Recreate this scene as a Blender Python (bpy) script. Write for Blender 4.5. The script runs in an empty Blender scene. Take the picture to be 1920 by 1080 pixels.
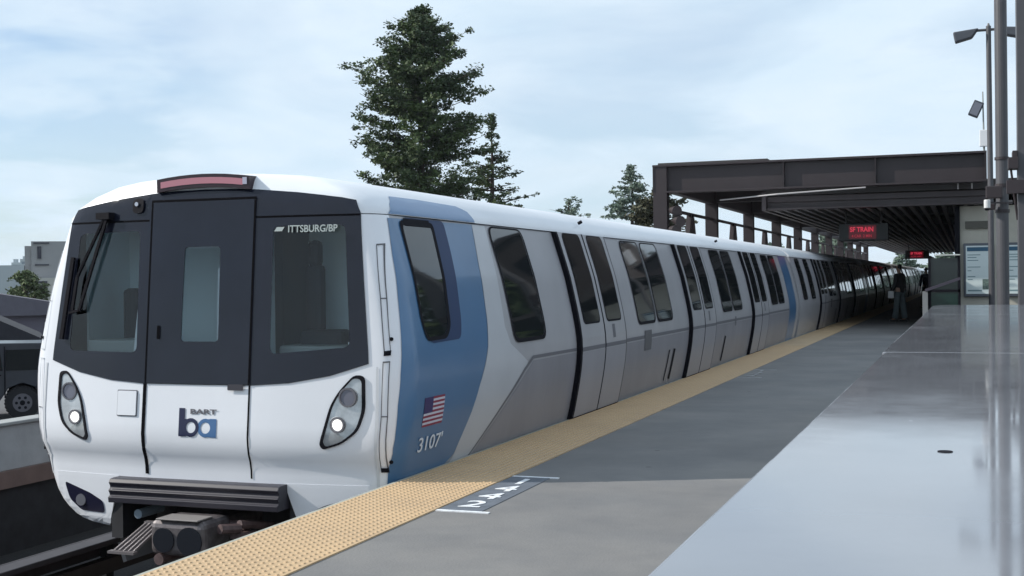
import bpy, bmesh, math, random
import numpy as np
from mathutils import Vector, Matrix
R=math.radians
SC=bpy.context.scene
COL=SC.collection
random.seed(7)

# ------------------------------------------------------------------ camera
F_PX=2330.0
yaw=math.atan(853/F_PX); pitch=-13/F_PX; roll=0.012
cam=bpy.data.cameras.new('camera'); co=bpy.data.objects.new('camera',cam); COL.objects.link(co)
cam.sensor_width=36; cam.lens=36*F_PX/1920; cam.clip_start=.05; cam.clip_end=6000
Fv=Vector((-math.sin(yaw)*math.cos(pitch),math.cos(yaw)*math.cos(pitch),math.sin(pitch)))
R0=Vector((math.cos(yaw),math.sin(yaw),0)); U0=R0.cross(Fv)
Rv=math.cos(roll)*R0-math.sin(roll)*U0; Uv=math.sin(roll)*R0+math.cos(roll)*U0
M=Matrix((Rv,Uv,-Fv)).transposed().to_4x4(); M.translation=Vector((0,0,1.38)); co.matrix_world=M
SC.camera=co
# ------------------------------------------------------------------ light
SUN_EL=R(34); SUN_DIR=Vector((-.955,-.295,0)).normalized()*math.cos(SUN_EL)+Vector((0,0,math.sin(SUN_EL)))
world=bpy.data.worlds.new('World'); SC.world=world; world.use_nodes=True
nt=world.node_tree; N=nt.nodes; L=nt.links; N.clear()
def nn(t,**k):
    n=N.new(t)
    for a,b in k.items(): setattr(n,a,b)
    return n
sky=nn('ShaderNodeTexSky',sky_type='NISHITA',sun_disc=False,sun_elevation=SUN_EL,sun_rotation=math.atan2(SUN_DIR.x,SUN_DIR.y),altitude=50,air_density=1.0,dust_density=1.0,ozone_density=2.5)
tc=nn('ShaderNodeTexCoord'); sep=nn('ShaderNodeSeparateXYZ'); L.new(tc.outputs['Generated'],sep.inputs[0])
mx=nn('ShaderNodeMath',operation='MAXIMUM'); L.new(sep.outputs['Z'],mx.inputs[0]); mx.inputs[1].default_value=0
ad=nn('ShaderNodeMath',operation='ADD'); L.new(mx.outputs[0],ad.inputs[0]); ad.inputs[1].default_value=.22
dv=nn('ShaderNodeVectorMath',operation='DIVIDE'); L.new(tc.outputs['Generated'],dv.inputs[0])
cmb=nn('ShaderNodeCombineXYZ'); 
for i in range(3): L.new(ad.outputs[0],cmb.inputs[i])
L.new(cmb.outputs[0],dv.inputs[1])
mp=nn('ShaderNodeMapping'); L.new(dv.outputs[0],mp.inputs[0]); mp.inputs['Scale'].default_value=(1.0,1.0,2.2); mp.inputs['Location'].default_value=(3.3,1.7,.4)
n1=nn('ShaderNodeTexNoise'); n1.inputs['Scale'].default_value=1.5; n1.inputs['Detail'].default_value=6; n1.inputs['Roughness'].default_value=.52; n1.inputs['Distortion'].default_value=.5
L.new(mp.outputs[0],n1.inputs['Vector'])
cr=nn('ShaderNodeValToRGB'); L.new(n1.outputs['Fac'],cr.inputs[0]); cr.color_ramp.elements[0].position=.33; cr.color_ramp.elements[1].position=.56
cr.color_ramp.elements[0].color=(.62,.62,.62,1); cr.color_ramp.elements[1].color=(1,1,1,1)
n2=nn('ShaderNodeTexNoise'); n2.inputs['Scale'].default_value=3.4; n2.inputs['Detail'].default_value=5; L.new(mp.outputs[0],n2.inputs['Vector'])
cr2=nn('ShaderNodeValToRGB'); L.new(n2.outputs['Fac'],cr2.inputs[0]); cr2.color_ramp.elements[0].position=.3; cr2.color_ramp.elements[1].position=.7
cr2.color_ramp.elements[0].color=(6.7,8.2,9.5,1); cr2.color_ramp.elements[1].color=(7.5,8.7,9.8,1)
# a clearer blue gap in the cloud towards the left
gap=nn('ShaderNodeVectorMath',operation='DOT_PRODUCT'); L.new(tc.outputs['Generated'],gap.inputs[0]); gap.inputs[1].default_value=(-.648,.748,.145)
gm=nn('ShaderNodeMapRange',interpolation_type='SMOOTHSTEP'); L.new(gap.outputs['Value'],gm.inputs['Value']); gm.inputs['From Min'].default_value=.986; gm.inputs['From Max'].default_value=1.0; gm.inputs['To Max'].default_value=1.0
n3=nn('ShaderNodeTexNoise'); n3.inputs['Scale'].default_value=2.6; n3.inputs['Detail'].default_value=5; n3.inputs['Distortion'].default_value=.2; L.new(mp.outputs[0],n3.inputs['Vector'])
g3=nn('ShaderNodeMapRange',interpolation_type='SMOOTHSTEP'); L.new(n3.outputs['Fac'],g3.inputs['Value']); g3.inputs['From Min'].default_value=.62; g3.inputs['From Max'].default_value=.40; g3.inputs['To Min'].default_value=0; g3.inputs['To Max'].default_value=.6
gp=nn('ShaderNodeMath',operation='MULTIPLY'); L.new(gm.outputs[0],gp.inputs[0]); L.new(g3.outputs[0],gp.inputs[1])
inv=nn('ShaderNodeMath',operation='SUBTRACT'); inv.inputs[0].default_value=1; L.new(gp.outputs[0],inv.inputs[1])
cf=nn('ShaderNodeMath',operation='MULTIPLY'); L.new(cr.outputs[0],cf.inputs[0]); L.new(inv.outputs[0],cf.inputs[1])
mixs=nn('ShaderNodeMix',data_type='RGBA'); L.new(cf.outputs[0],mixs.inputs['Factor']); sk2=nn('ShaderNodeMix',data_type='RGBA',blend_type='MULTIPLY'); sk2.inputs['Factor'].default_value=1; L.new(sky.outputs[0],sk2.inputs['A']); sk2.inputs['B'].default_value=(1.15,1.27,1.38,1); L.new(sk2.outputs['Result'],mixs.inputs['A']); L.new(cr2.outputs[0],mixs.inputs['B'])
bg=nn('ShaderNodeBackground'); bg.inputs['Strength'].default_value=.106; L.new(mixs.outputs['Result'],bg.inputs[0])
wo=nn('ShaderNodeOutputWorld'); L.new(bg.outputs[0],wo.inputs[0])
sl=bpy.data.lights.new('sun','SUN'); sl.energy=5.0; sl.angle=R(.6); sl.color=(1,.95,.87)
so=bpy.data.objects.new('sun',sl); COL.objects.link(so); so.rotation_euler=SUN_DIR.to_track_quat('Z','Y').to_euler()
SC.view_settings.view_transform='Standard'; SC.view_settings.look='None'; SC.view_settings.exposure=0; SC.view_settings.gamma=1
SC.cycles.max_bounces=8; SC.cycles.transparent_max_bounces=16

# ------------------------------------------------------------------ materials
MATS={}
def mat(name,col,rough=.6,metal=0,spec=.5,var=0,vscale=4,bump=0,bscale=30,coat=0,emit=None,estr=0,stretch=(1,1,1),col2=None,detail=6):
    if name in MATS: return MATS[name]
    m=bpy.data.materials.new(name); m.use_nodes=True; t=m.node_tree; b=t.nodes['Principled BSDF']
    b.inputs['Base Color'].default_value=(*col,1); b.inputs['Roughness'].default_value=rough; b.inputs['Metallic'].default_value=metal
    b.inputs['Specular IOR Level'].default_value=spec; b.inputs['Coat Weight'].default_value=coat; b.inputs['Coat Roughness'].default_value=.08
    if emit: b.inputs['Emission Color'].default_value=(*emit,1); b.inputs['Emission Strength'].default_value=estr
    if var or bump or col2:
        c=t.nodes.new('ShaderNodeTexCoord'); mpn=t.nodes.new('ShaderNodeMapping'); t.links.new(c.outputs['Object'],mpn.inputs[0]); mpn.inputs['Scale'].default_value=stretch
    if var or col2:
        n=t.nodes.new('ShaderNodeTexNoise'); n.inputs['Scale'].default_value=vscale; n.inputs['Detail'].default_value=detail; n.inputs['Roughness'].default_value=.6
        t.links.new(mpn.outputs[0],n.inputs['Vector'])
        r=t.nodes.new('ShaderNodeValToRGB'); r.color_ramp.elements[0].position=.3; r.color_ramp.elements[1].position=.7
        c2=col2 if col2 else tuple(x*(1-var) for x in col)
        c1=col if col2 else tuple(min(1,x*(1+var)) for x in col)
        r.color_ramp.elements[0].color=(*c2,1); r.color_ramp.elements[1].color=(*c1,1)
        t.links.new(n.outputs['Fac'],r.inputs[0]); t.links.new(r.outputs[0],b.inputs['Base Color'])
    if bump:
        n=t.nodes.new('ShaderNodeTexNoise'); n.inputs['Scale'].default_value=bscale; n.inputs['Detail'].default_value=4
        t.links.new(mpn.outputs[0],n.inputs['Vector'])
        bp=t.nodes.new('ShaderNodeBump'); bp.inputs['Strength'].default_value=bump; bp.inputs['Distance'].default_value=.01
        t.links.new(n.outputs['Fac'],bp.inputs['Height']); t.links.new(bp.outputs[0],b.inputs['Normal'])
    MATS[name]=m; return m
def glass(name,tint,ior=1.5,rough=.02,gloss=1.0):
    m=bpy.data.materials.new(name); m.use_nodes=True; t=m.node_tree; t.nodes.clear()
    o=t.nodes.new('ShaderNodeOutputMaterial'); mi=t.nodes.new('ShaderNodeMixShader'); fr=t.nodes.new('ShaderNodeFresnel'); fr.inputs[0].default_value=ior
    tr=t.nodes.new('ShaderNodeBsdfTransparent'); tr.inputs[0].default_value=(*tint,1); gl=t.nodes.new('ShaderNodeBsdfGlossy'); gl.inputs['Roughness'].default_value=rough
    t.links.new(fr.outputs[0],mi.inputs[0]); t.links.new(tr.outputs[0],mi.inputs[1]); t.links.new(gl.outputs[0],mi.inputs[2]); t.links.new(mi.outputs[0],o.inputs[0])
    return m
WHITE=mat('white_paint',(.72,.735,.78),.28,var=.03,vscale=1.5,coat=.4)
WROOF=mat('roof_paint',(.70,.72,.76),.4,var=.07,vscale=1.2,stretch=(1,.4,1))
SIDEP=mat('silver_side_paint',(.33,.33,.355),.38,var=.07,vscale=2.0,coat=.15,stretch=(1,1,.35))
SIDE_SHADE=mat('lower_side_shade',(.215,.213,.24),.42,var=.10,vscale=2.4,coat=.1,stretch=(1,1,.35))  # same side paint darkened: shade low on the flank put into the colour
DOOR_SHADE=mat('door_lower_shade',(.262,.26,.29),.4,var=.06,vscale=2.4,coat=.1,stretch=(1,1,.35))  # door paint darkened the same way, low-down shade in the colour
SWEEP=mat('light_grey_paint',(.44,.455,.49),.35,var=.04,vscale=2,coat=.2)
BLUE=mat('blue_paint',(.056,.142,.275),.32,var=.05,vscale=2,coat=.3)
BLUED=mat('blue_paint_deep',(.008,.028,.09),.5,spec=.3)
BLK=mat('black_rubber',(.006,.006,.010),.8,spec=.15)
GROOVE=mat('groove_grey',(.10,.10,.11),.6)
STRIPE=mat('stripe_grey',(.12,.12,.14),.5)
MASK=mat('gloss_black_panel',(.012,.014,.024),.09,spec=.35,var=.2,vscale=1.3)
WGLS=mat('dark_window_glass',(.012,.015,.017),.035,spec=.6)
DGLS=mat('door_glass',(.012,.014,.016),.04,spec=.6)
WSG=glass('windscreen_glass',(.78,.86,.88))
CABW=mat('cab_lining',(.74,.84,.88),.8)
DARKM=mat('dark_underframe',(.02,.02,.024),.7,var=.4,vscale=5)
BUMP=mat('bumper_rubber',(.026,.024,.034),.45)
METG=mat('coupler_metal',(.14,.125,.13),.45,metal=.5,var=.35,vscale=14)
CONC=mat('platform_concrete',(.185,.18,.176),.75,col2=(.140,.141,.146),vscale=1.1,bump=.25,bscale=60,detail=9)
_t=CONC.node_tree; _b=_t.nodes['Principled BSDF']; _v=_t.nodes.new('ShaderNodeTexVoronoi'); _v.inputs['Scale'].default_value=2.3; _v.inputs['Randomness'].default_value=1
_c=_t.nodes.new('ShaderNodeTexCoord'); _t.links.new(_c.outputs['Object'],_v.inputs['Vector'])
_r=_t.nodes.new('ShaderNodeValToRGB'); _r.color_ramp.elements[0].position=.035; _r.color_ramp.elements[0].color=(.55,.55,.55,1); _r.color_ramp.elements[1].position=.06; _r.color_ramp.elements[1].color=(1,1,1,1)
_t.links.new(_v.outputs['Distance'],_r.inputs[0])
_n=_t.nodes.new('ShaderNodeTexNoise'); _n.inputs['Scale'].default_value=.45; _n.inputs['Detail'].default_value=8; _n.inputs['Roughness'].default_value=.68; _t.links.new(_c.outputs['Object'],_n.inputs['Vector'])
_r2=_t.nodes.new('ShaderNodeValToRGB'); _r2.color_ramp.elements[0].position=.38; _r2.color_ramp.elements[0].color=(.80,.80,.81,1); _r2.color_ramp.elements[1].position=.62; _r2.color_ramp.elements[1].color=(1.08,1.07,1.05,1); _t.links.new(_n.outputs['Fac'],_r2.inputs[0])
_src=_b.inputs['Base Color'].links[0].from_socket
for _o in (_r.outputs[0],_r2.outputs[0]):
    _x=_t.nodes.new('ShaderNodeMix'); _x.data_type='RGBA'; _x.blend_type='MULTIPLY'; _x.inputs['Factor'].default_value=1; _t.links.new(_src,_x.inputs['A']); _t.links.new(_o,_x.inputs['B']); _src=_x.outputs['Result']
_t.links.new(_src,_b.inputs['Base Color'])
CONC2=mat('edge_concrete',(.33,.34,.30),.8,var=.15,vscale=6,bump=.3,bscale=40)
TACT=mat('tactile_yellow',(.52,.37,.215),.6,col2=(.41,.295,.18),vscale=2.2,bump=.1)
WALLC=mat('trackside_wall_concrete',(.36,.37,.38),.85,var=.15,vscale=2.5,bump=.3,bscale=20)
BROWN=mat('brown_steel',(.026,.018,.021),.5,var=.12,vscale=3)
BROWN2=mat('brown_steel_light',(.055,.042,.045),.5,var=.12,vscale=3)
BRNB=mat('brown_band',(.17,.115,.10),.7,var=.15,vscale=4)
BALL=mat('ballast',(.014,.013,.014),.95,var=.5,vscale=40,bump=1,bscale=50)
RAIL=mat('rail_steel',(.10,.085,.08),.35,metal=.6)
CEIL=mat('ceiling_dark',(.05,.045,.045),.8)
SLAT=mat('ceiling_slat',(.26,.24,.24),.6)
LEDGE=mat('polished_ledge',(.185,.195,.22),.06,spec=.6,var=.12,vscale=1.5,bump=.03,bscale=1.3,coat=0)
_t=LEDGE.node_tree; _n=_t.nodes.new('ShaderNodeTexNoise'); _n.inputs['Scale'].default_value=2.2; _n.inputs['Detail'].default_value=9; _n.inputs['Roughness'].default_value=.7
_c=_t.nodes.new('ShaderNodeTexCoord'); _t.links.new(_c.outputs['Object'],_n.inputs['Vector'])
_m=_t.nodes.new('ShaderNodeMapRange'); _m.inputs['From Min'].default_value=.3; _m.inputs['From Max'].default_value=.7; _m.inputs['To Min'].default_value=.035; _m.inputs['To Max'].default_value=.11
_t.links.new(_n.outputs['Fac'],_m.inputs['Value']); _t.links.new(_m.outputs[0],_t.nodes['Principled BSDF'].inputs['Roughness'])
_b=_t.nodes['Principled BSDF']; _v=_t.nodes.new('ShaderNodeTexVoronoi'); _v.inputs['Scale'].default_value=5.5; _t.links.new(_c.outputs['Object'],_v.inputs['Vector'])
_r=_t.nodes.new('ShaderNodeValToRGB'); _r.color_ramp.elements[0].position=.018; _r.color_ramp.elements[0].color=(2.4,2.4,2.4,1); _r.color_ramp.elements[1].position=.035; _r.color_ramp.elements[1].color=(1,1,1,1); _t.links.new(_v.outputs['Distance'],_r.inputs[0])
_x=_t.nodes.new('ShaderNodeMix'); _x.data_type='RGBA'; _x.blend_type='MULTIPLY'; _x.clamp_result=False; _x.inputs['Factor'].default_value=1; _t.links.new(_b.inputs['Base Color'].links[0].from_socket,_x.inputs['A']); _t.links.new(_r.outputs[0],_x.inputs['B']); _t.links.new(_x.outputs['Result'],_b.inputs['Base Color'])
POLEM=mat('pole_grey_brown',(.065,.064,.072),.45,var=.08,vscale=5)
BEIGE=mat('beige_render',(.46,.44,.38),.8,var=.06,vscale=3)
LEDR=mat('led_red',(.05,.0,.0),.5,emit=(1,.07,.13),estr=.55)
SIGNB=mat('sign_housing',(.008,.008,.009),.4)

# ------------------------------------------------------------------ helpers
def tag(o,label=None,cat=None,group=None,kind=None):
    if label: o['label']=label
    if cat: o['category']=cat
    if group: o['group']=group
    if kind: o['kind']=kind
    return o
def thing(name,label,cat,loc=(0,0,0),rz=0,group=None):
    o=bpy.data.objects.new(name,None); COL.objects.link(o); o.location=loc; o.rotation_euler=(0,0,rz); o.empty_display_size=.2
    return tag(o,label,cat,group)
def link(name,me,m,parent=None,smooth=False):
    o=bpy.data.objects.new(name,me); COL.objects.link(o)
    if m:
        me.materials.clear()
        for x in (m if isinstance(m,(list,tuple)) else [m]): me.materials.append(x)
    if parent: o.parent=parent
    if smooth:
        for p in me.polygons: p.use_smooth=True
    return o
class MB:
    def __init__(s): s.v=[]; s.f=[]; s.mi=[]; s.cur=0
    def add(s,vs,fs):
        b=len(s.v); s.v+= [tuple(x) for x in vs]; s.f+=[tuple(b+i for i in f) for f in fs]; s.mi+=[s.cur]*len(fs); return s
    def box(s,x0,x1,y0,y1,z0,z1):
        return s.add([(x0,y0,z0),(x1,y0,z0),(x1,y1,z0),(x0,y1,z0),(x0,y0,z1),(x1,y0,z1),(x1,y1,z1),(x0,y1,z1)],
          [(0,3,2,1),(4,5,6,7),(0,1,5,4),(1,2,6,5),(2,3,7,6),(3,0,4,7)])
    def tube(s,a,b,r0,r1=None,n=10,cap=True):
        a=Vector(a); b=Vector(b); r1=r0 if r1 is None else r1; d=(b-a).normalized()
        u=d.orthogonal().normalized(); w=d.cross(u)
        vs=[]
        for p,r in ((a,r0),(b,r1)):
            for i in range(n):
                t=2*math.pi*i/n; vs.append(p+u*math.cos(t)*r+w*math.sin(t)*r)
        fs=[(i,(i+1)%n,n+(i+1)%n,n+i) for i in range(n)]
        if cap: fs+= [tuple(range(n-1,-1,-1)),tuple(range(n,2*n))]
        return s.add(vs,fs)
    def bar(s,a,b,w_,h_):
        a=Vector(a); b=Vector(b); d=(b-a).normalized(); up=Vector((0,0,1)) if abs(d.z)<.9 else Vector((0,1,0))
        x=d.cross(up).normalized()*w_/2; y=x.cross(d).normalized()*h_/2
        vs=[p+i*x+j*y for p in (a,b) for i,j in ((-1,-1),(1,-1),(1,1),(-1,1))]
        return s.add(vs,[(0,1,5,4),(1,2,6,5),(2,3,7,6),(3,0,4,7),(3,2,1,0),(4,5,6,7)])
    def build(s,name,m,parent=None,bevel=0,smooth=False,seg=2):
        me=bpy.data.meshes.new(name); me.from_pydata(s.v,[],s.f); me.update()
        bm=bmesh.new(); bm.from_mesh(me); bmesh.ops.recalc_face_normals(bm,faces=bm.faces); 
        bm.to_mesh(me); bm.free()
        o=link(name,me,m,parent,smooth)
        if len(set(s.mi))>1:
            for p,i in zip(me.polygons,s.mi): p.material_index=i
        if bevel:
            b=o.modifiers.new('bevel','BEVEL'); b.width=bevel; b.segments=seg; b.limit_method='ANGLE'
        return o
def boxo(name,x0,x1,y0,y1,z0,z1,m,parent=None,bevel=0): return MB().box(x0,x1,y0,y1,z0,z1).build(name,m,parent,bevel)
def struct(o): return tag(o,kind='structure')
def copytree(o,parent=None):
    c=o.copy(); COL.objects.link(c)
    if parent: c.parent=parent
    for ch in [x for x in o.children]: copytree(ch,c)
    return c
def text(body,size,name,m,parent,mw,bold=.0,sx=1):
    cu=bpy.data.curves.new(name,'FONT'); cu.body=body; cu.size=size; cu.align_x='CENTER'; cu.align_y='CENTER'; cu.offset=bold; cu.extrude=.001
    o=bpy.data.objects.new(name,cu); COL.objects.link(o)
    dg=bpy.context.evaluated_depsgraph_get(); me=bpy.data.meshes.new_from_object(o.evaluated_get(dg)); 
    bpy.data.objects.remove(o); me.transform(Matrix.Diagonal((sx,1,1,1))); 
    p=link(name,me,m,parent); p.matrix_local=mw; return p

# ------------------------------------------------------------------ ground, platform, trackbed
struct(boxo('ground',-3000,3000,-400,4000,-2.4,-1.9,mat('ground_far',(.09,.10,.075),.95,var=.3,vscale=.05)))
struct(boxo('street',-60,-9.35,-20,140,-1.95,-1.7,mat('asphalt',(.10,.10,.105),.9,var=.15,vscale=1,bump=.2)))
struct(boxo('trackbed',-9.1,-3.9,-15,260,-1.6,-1.28,BALL))
pl=MB().box(-3.71,14,-12,260,-.28,0).box(-3.45,14,-12,260,-1.7,-.28); struct(pl.build('platform',CONC,None,.012))
struct(boxo('platform_edge_kerb',-3.722,-3.69,-12,260,-.2,.0045,CONC2))
ts=boxo('tactile_strip',-3.69,-3.03,-12,150,.0,.008,TACT)
tag(ts,'yellow tactile warning strip studded with domes along the platform edge','tactile strip')
d=MB(); dm=[]
for j in range(460):
    for i in range(13):
        x=-3.662+i*.0500; y=2.5+j*.050
        if y>22 and i%1: continue
        n=6; r0,r1,h=.0135,.0075,.006
        vs=[(x+r0*math.cos(k*math.pi/3),y+r0*math.sin(k*math.pi/3),.008) for k in range(6)]+[(x+r1*math.cos(k*math.pi/3),y+r1*math.sin(k*math.pi/3),.008+h) for k in range(6)]
        d.add(vs,[(k,(k+1)%6,6+(k+1)%6,6+k) for k in range(6)]+[(6,7,8,9,10,11)])
me=bpy.data.meshes.new('domes'); me.from_pydata(d.v,[],d.f); o=link('domes',me,mat('tactile_dome_shade',(.47,.32,.18),.55),ts); tag(o,kind='stuff')  # domes browner than the strip: their small shadows put into the colour
# painted boarding marks
def board_mark(y0,y1,label,worn=False):
    t=thing('boarding_marking',label,'floor marking',(0,0,0),0,'floor markings beside the tactile strip')
    if not worn: boxo('mark_panel',-3.02,-2.74,y0+.03,y1-.03,0,.004,mat('mark_dark',(.105,.12,.145),.7,var=.2,vscale=8),t)
    mw_=mat('mark_worn',(.36,.36,.37),.7,var=.3,vscale=9) if worn else mat('mark_white',(.68,.70,.73),.6,var=.22,vscale=16)
    for y in (y0,y1-.035): boxo('end_line',-3.02,-2.68,y,y+.035,0,.006,mw_,t)
    n=4; L_=(y1-y0-.2)/n
    for i,(g_) in enumerate(['2','4','4','1']):
        yy=y0+.1+L_*(i+.5)
        text(g_,.30,'mark_digit',mw_,t,Matrix.Translation((-2.87,yy,.0065))@Matrix.Rotation(0,4,'Z'),.004,1.0)
    return t
board_mark(6.86,8.24,'near dark floor panel with white numerals between two white lines beside the tactile strip')
board_mark(17.3,18.8,'far worn faint white floor marks beside the tactile strip, in the shade',True)
# rails
def rail(x,label):
    m=MB().box(x-.07,x+.07,-15,250,-1.24,-1.22).box(x-.012,x+.012,-15,250,-1.22,-1.05).box(x-.036,x+.036,-15,250,-1.05,-1.0)
    tag(m.build('running_rail',RAIL,None),label,'rail','running rails under the train')
rail(-6.06,'steel running rail on the side away from the platform'); rail(-4.38,'steel running rail on the platform side under the train')
tr=thing('third_rail','dark covered power rail running left of the train between rail and wall','power rail')
boxo('rail_bar',-7.14,-7.04,-15,250,-1.12,-1.0,RAIL,tr); boxo('cover_board',-7.19,-7.0,-15,250,-.87,-.82,mat('cover_board',(.045,.038,.042),.5,var=.2),tr,.008)
boxo('cover_side',-7.21,-7.19,-15,250,-1.0,-.82,MATS['cover_board'],tr)
mm=MB()
for k in range(30): mm.box(-7.18,-7.12,-12+k*3,-11.9+k*3,-1.28,-.87)
mm.build('bracket',DARKM,tr)
sm=MB()
for k in range(140): sm.box(-6.5,-3.95,-12+k*.75,-11.76+k*.75,-1.3,-1.245)
tag(sm.build('sleepers',mat('sleeper',(.07,.068,.065),.9,var=.3)),'row of concrete sleepers bedded in the trackbed','sleepers',kind='stuff')
w_=thing('trackside_wall','grey concrete wall with a brown band left of the train','wall')
boxo('wall_panel',-9.2,-9.0,-15,250,-.45,0,WALLC,w_,.01); boxo('wall_cap',-9.22,-8.97,-15,250,.0,.035,mat('wall_cap',(.30,.31,.31),.8,var=.1),w_,.008)
boxo('brown_band',-9.25,-8.96,-15,250,-.62,-.45,BRNB,w_); boxo('wall_base',-9.3,-9.0,-15,250,-1.7,-.62,DARKM,w_)  # wall base near-black: the pit's shade put into its colour
boxo('joint_post',-9.0,-8.97,11.5,11.6,-.45,.0,BLK,w_)

# ------------------------------------------------------------------ the near ledge
lt=thing('parapet_wall','wide polished grey ledge on a low wall, filling the right foreground','parapet')
b=MB(); sec=[(-2.5,4.66),(4.665,5.48),(5.485,14.43)]
pts=[(-.33,-2.5),(-.33,14.2),(-.27,14.43),(3.6,14.43),(3.6,-2.5)]
def prism(mb,pts,z0,z1):
    n=len(pts); mb.add([(x,y,z0) for x,y in pts]+[(x,y,z1) for x,y in pts],[tuple(range(n-1,-1,-1)),tuple(range(n,2*n))]+[(i,(i+1)%n,n+(i+1)%n,n+i) for i in range(n)]); return mb
for (a,c) in [(-2.5,5.48),(5.488,10.85)]: prism(b,[(-.33 if a<5 else -.34,a),(-.33 if a<5 else -.34,c),(3.6,c),(3.6,a)],1.02,1.06)
prism(b,[(-.345,10.858),(-.345,14.15),(-.27,14.43),(3.6,14.43),(3.6,10.858)],1.02,1.06)
b.build('ledge_top',LEDGE,lt,.006,seg=3)
boxo('wall_body',-.27,3.55,-2.4,14.3,0,1.02,WALLC,lt)
MB().tube((-.04,2.39,1.0603),(-.04,2.39,1.0615),.0135,n=14).build('bolt_head',BLK,lt)
MB().tube((.52,3.2,1.0605),(.52,3.2,1.063),.007,n=10).build('screw_head',mat('screw',(.6,.6,.6),.3,metal=1),lt)

# ------------------------------------------------------------------ TRAIN
XC=-5.22; YN=7.6; CARL=21.3
PZ=[-.75,-.42,-.405,-.38,-.35,-.30,-.25,-.17,-.1,.04,.25,.47,.65,.76,.9,1.04,1.41,1.8,1.86]
PW=[.90,1.0,1.11,1.20,1.265,1.335,1.385,1.435,1.46,1.50,1.545,1.585,1.603,1.605,1.59,1.565,1.485,1.365,1.345]
PWM=[1.40,1.42,1.42,1.425,1.43,1.435,1.44,1.46,1.475,1.50,1.545,1.585,1.603,1.605,1.59,1.565,1.485,1.365,1.345]
RZ=[1.86,1.9,1.97,2.06,2.13,2.165,2.185,2.197]; RW=[1.345,1.335,1.27,1.12,.93,.72,.45,.02]
def wraw(z): return float(np.interp(z,PZ+RZ[1:],PW+RW[1:]))
def W(z):
    if z>1.7 or z<-.1: return wraw(z)
    return sum(wraw(min(z+d,1.85)) for d in (-.06,-.04,-.02,0,.02,.04,.06))/7
def G(n):
    n=abs(n); v=.08*(max(0,n-.27)/.6)**1.7
    if n>.9: t=min(1,(n-.9)/.1); v+=.20*(1-math.sqrt(max(0,1-t*t)))
    return v
G1=G(1)
def GI(v):
    if v>=G1: return 1.0
    lo,hi=0,1
    for _ in range(30):
        m=(lo+hi)/2
        if G(m)<v: lo=m
        else: hi=m
    return lo
YZ=[-.75,-.42,-.05,.09,.20,.30,.66,2.0,2.2]; YY=[.07,.055,.035,.03,-.01,-.015,.02,.14,.22]
def Y0(z): return float(np.interp(z,YZ,YY))
def FP(u,z):                      # point on the nose surface
    ww=W(z); n=max(-1,min(1,u/ww)); return Vector((n*ww,Y0(z)+G(n),z))
def SP(y,z,s=1):                  # point on the flank (wraps round the corner near the nose)
    n=GI(max(0,y-Y0(z))); return Vector((s*W(z)*n,y,z))
def SPM(y,z,s=1): return Vector((s*W(z),y,z))
def off(P,a,b,d,sgn):
    e=.004; p=P(a,b); pa=P(a+e,b); pb=P(a,b+e)
    nrm=(pa-p).cross(pb-p)
    if nrm.length<1e-12: return p
    nrm.normalize()
    return p+nrm*d*sgn
def rounded(pts,r,k=4):
    out=[]; n=len(pts)
    for i in range(n):
        p=Vector(pts[i]); a=Vector(pts[i-1])-p; c=Vector(pts[(i+1)%n])-p
        rr=min(r,a.length*.45,c.length*.45)
        A=p+a.normalized()*rr; C=p+c.normalized()*rr
        for j in range(k+1):
            t=j/k; out.append(tuple((1-t)**2*A+2*t*(1-t)*p+t*t*C))
    return out
def patch(name,P,loops,d,m,parent,sgn=1,thick=0,step=(.12,.05),z_lines=(),smooth=True):
    bm=bmesh.new(); es=[]
    for lp in loops:
        vs=[bm.verts.new((a,b_,0)) for a,b_ in lp]
        for i in range(len(vs)): es.append(bm.edges.new((vs[i],vs[(i+1)%len(vs)])))
    bmesh.ops.triangle_fill(bm,use_beauty=True,use_dissolve=False,edges=es,normal=(0,0,1))
    xs=[v.co.x for v in bm.verts]; ys=[v.co.y for v in bm.verts]
    def cut(c,n): bmesh.ops.bisect_plane(bm,geom=bm.verts[:]+bm.edges[:]+bm.faces[:],plane_co=c,plane_no=n,dist=1e-5)
    if step[0]:
        x=math.floor(min(xs)/step[0])*step[0]
        while x<max(xs):
            if x>min(xs): cut((x,0,0),(1,0,0))
            x+=step[0]
    y=math.floor(min(ys)/step[1])*step[1]
    while y<max(ys):
        if y>min(ys): cut((0,y,0),(0,1,0))
        y+=step[1]
    for v in bm.verts: v.co=off(P,v.co.x,v.co.y,d,sgn)
    bm.normal_update()
    # make face normals agree with the outward direction
    c=sum((v.co for v in bm.verts),Vector())/len(bm.verts); f0=max(bm.faces,key=lambda f:f.calc_area())
    cen=f0.calc_center_median(); outv=Vector((cen.x,(-1 if P is FP else 0)*1.0,.0))
    bmesh.ops.recalc_face_normals(bm,faces=bm.faces)
    f0=max(bm.faces,key=lambda f:f.calc_area())
    if f0.normal.dot(outv)<0: bmesh.ops.reverse_faces(bm,faces=bm.faces)
    if thick:
        r=bmesh.ops.extrude_face_region(bm,geom=bm.faces[:]); 
        nv=[g for g in r['geom'] if isinstance(g,bmesh.types.BMVert)]
        bm.normal_update()
        for v in nv: pass
        # move the original skin inwards
        orig=[v for v in bm.verts if v not in set(nv)]
        for v in orig:
            nn_=Vector((1 if v.co.x>0 else -1,0,0)) if P is not FP else Vector((0,-1,0)); v.co-=nn_*thick
        bmesh.ops.recalc_face_normals(bm,faces=bm.faces)
    me=bpy.data.meshes.new(name); bm.to_mesh(me); bm.free()
    o=link(name,me,m,parent,smooth and not thick); return o
SG=lambda s:(1 if s>0 else -1)
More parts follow.
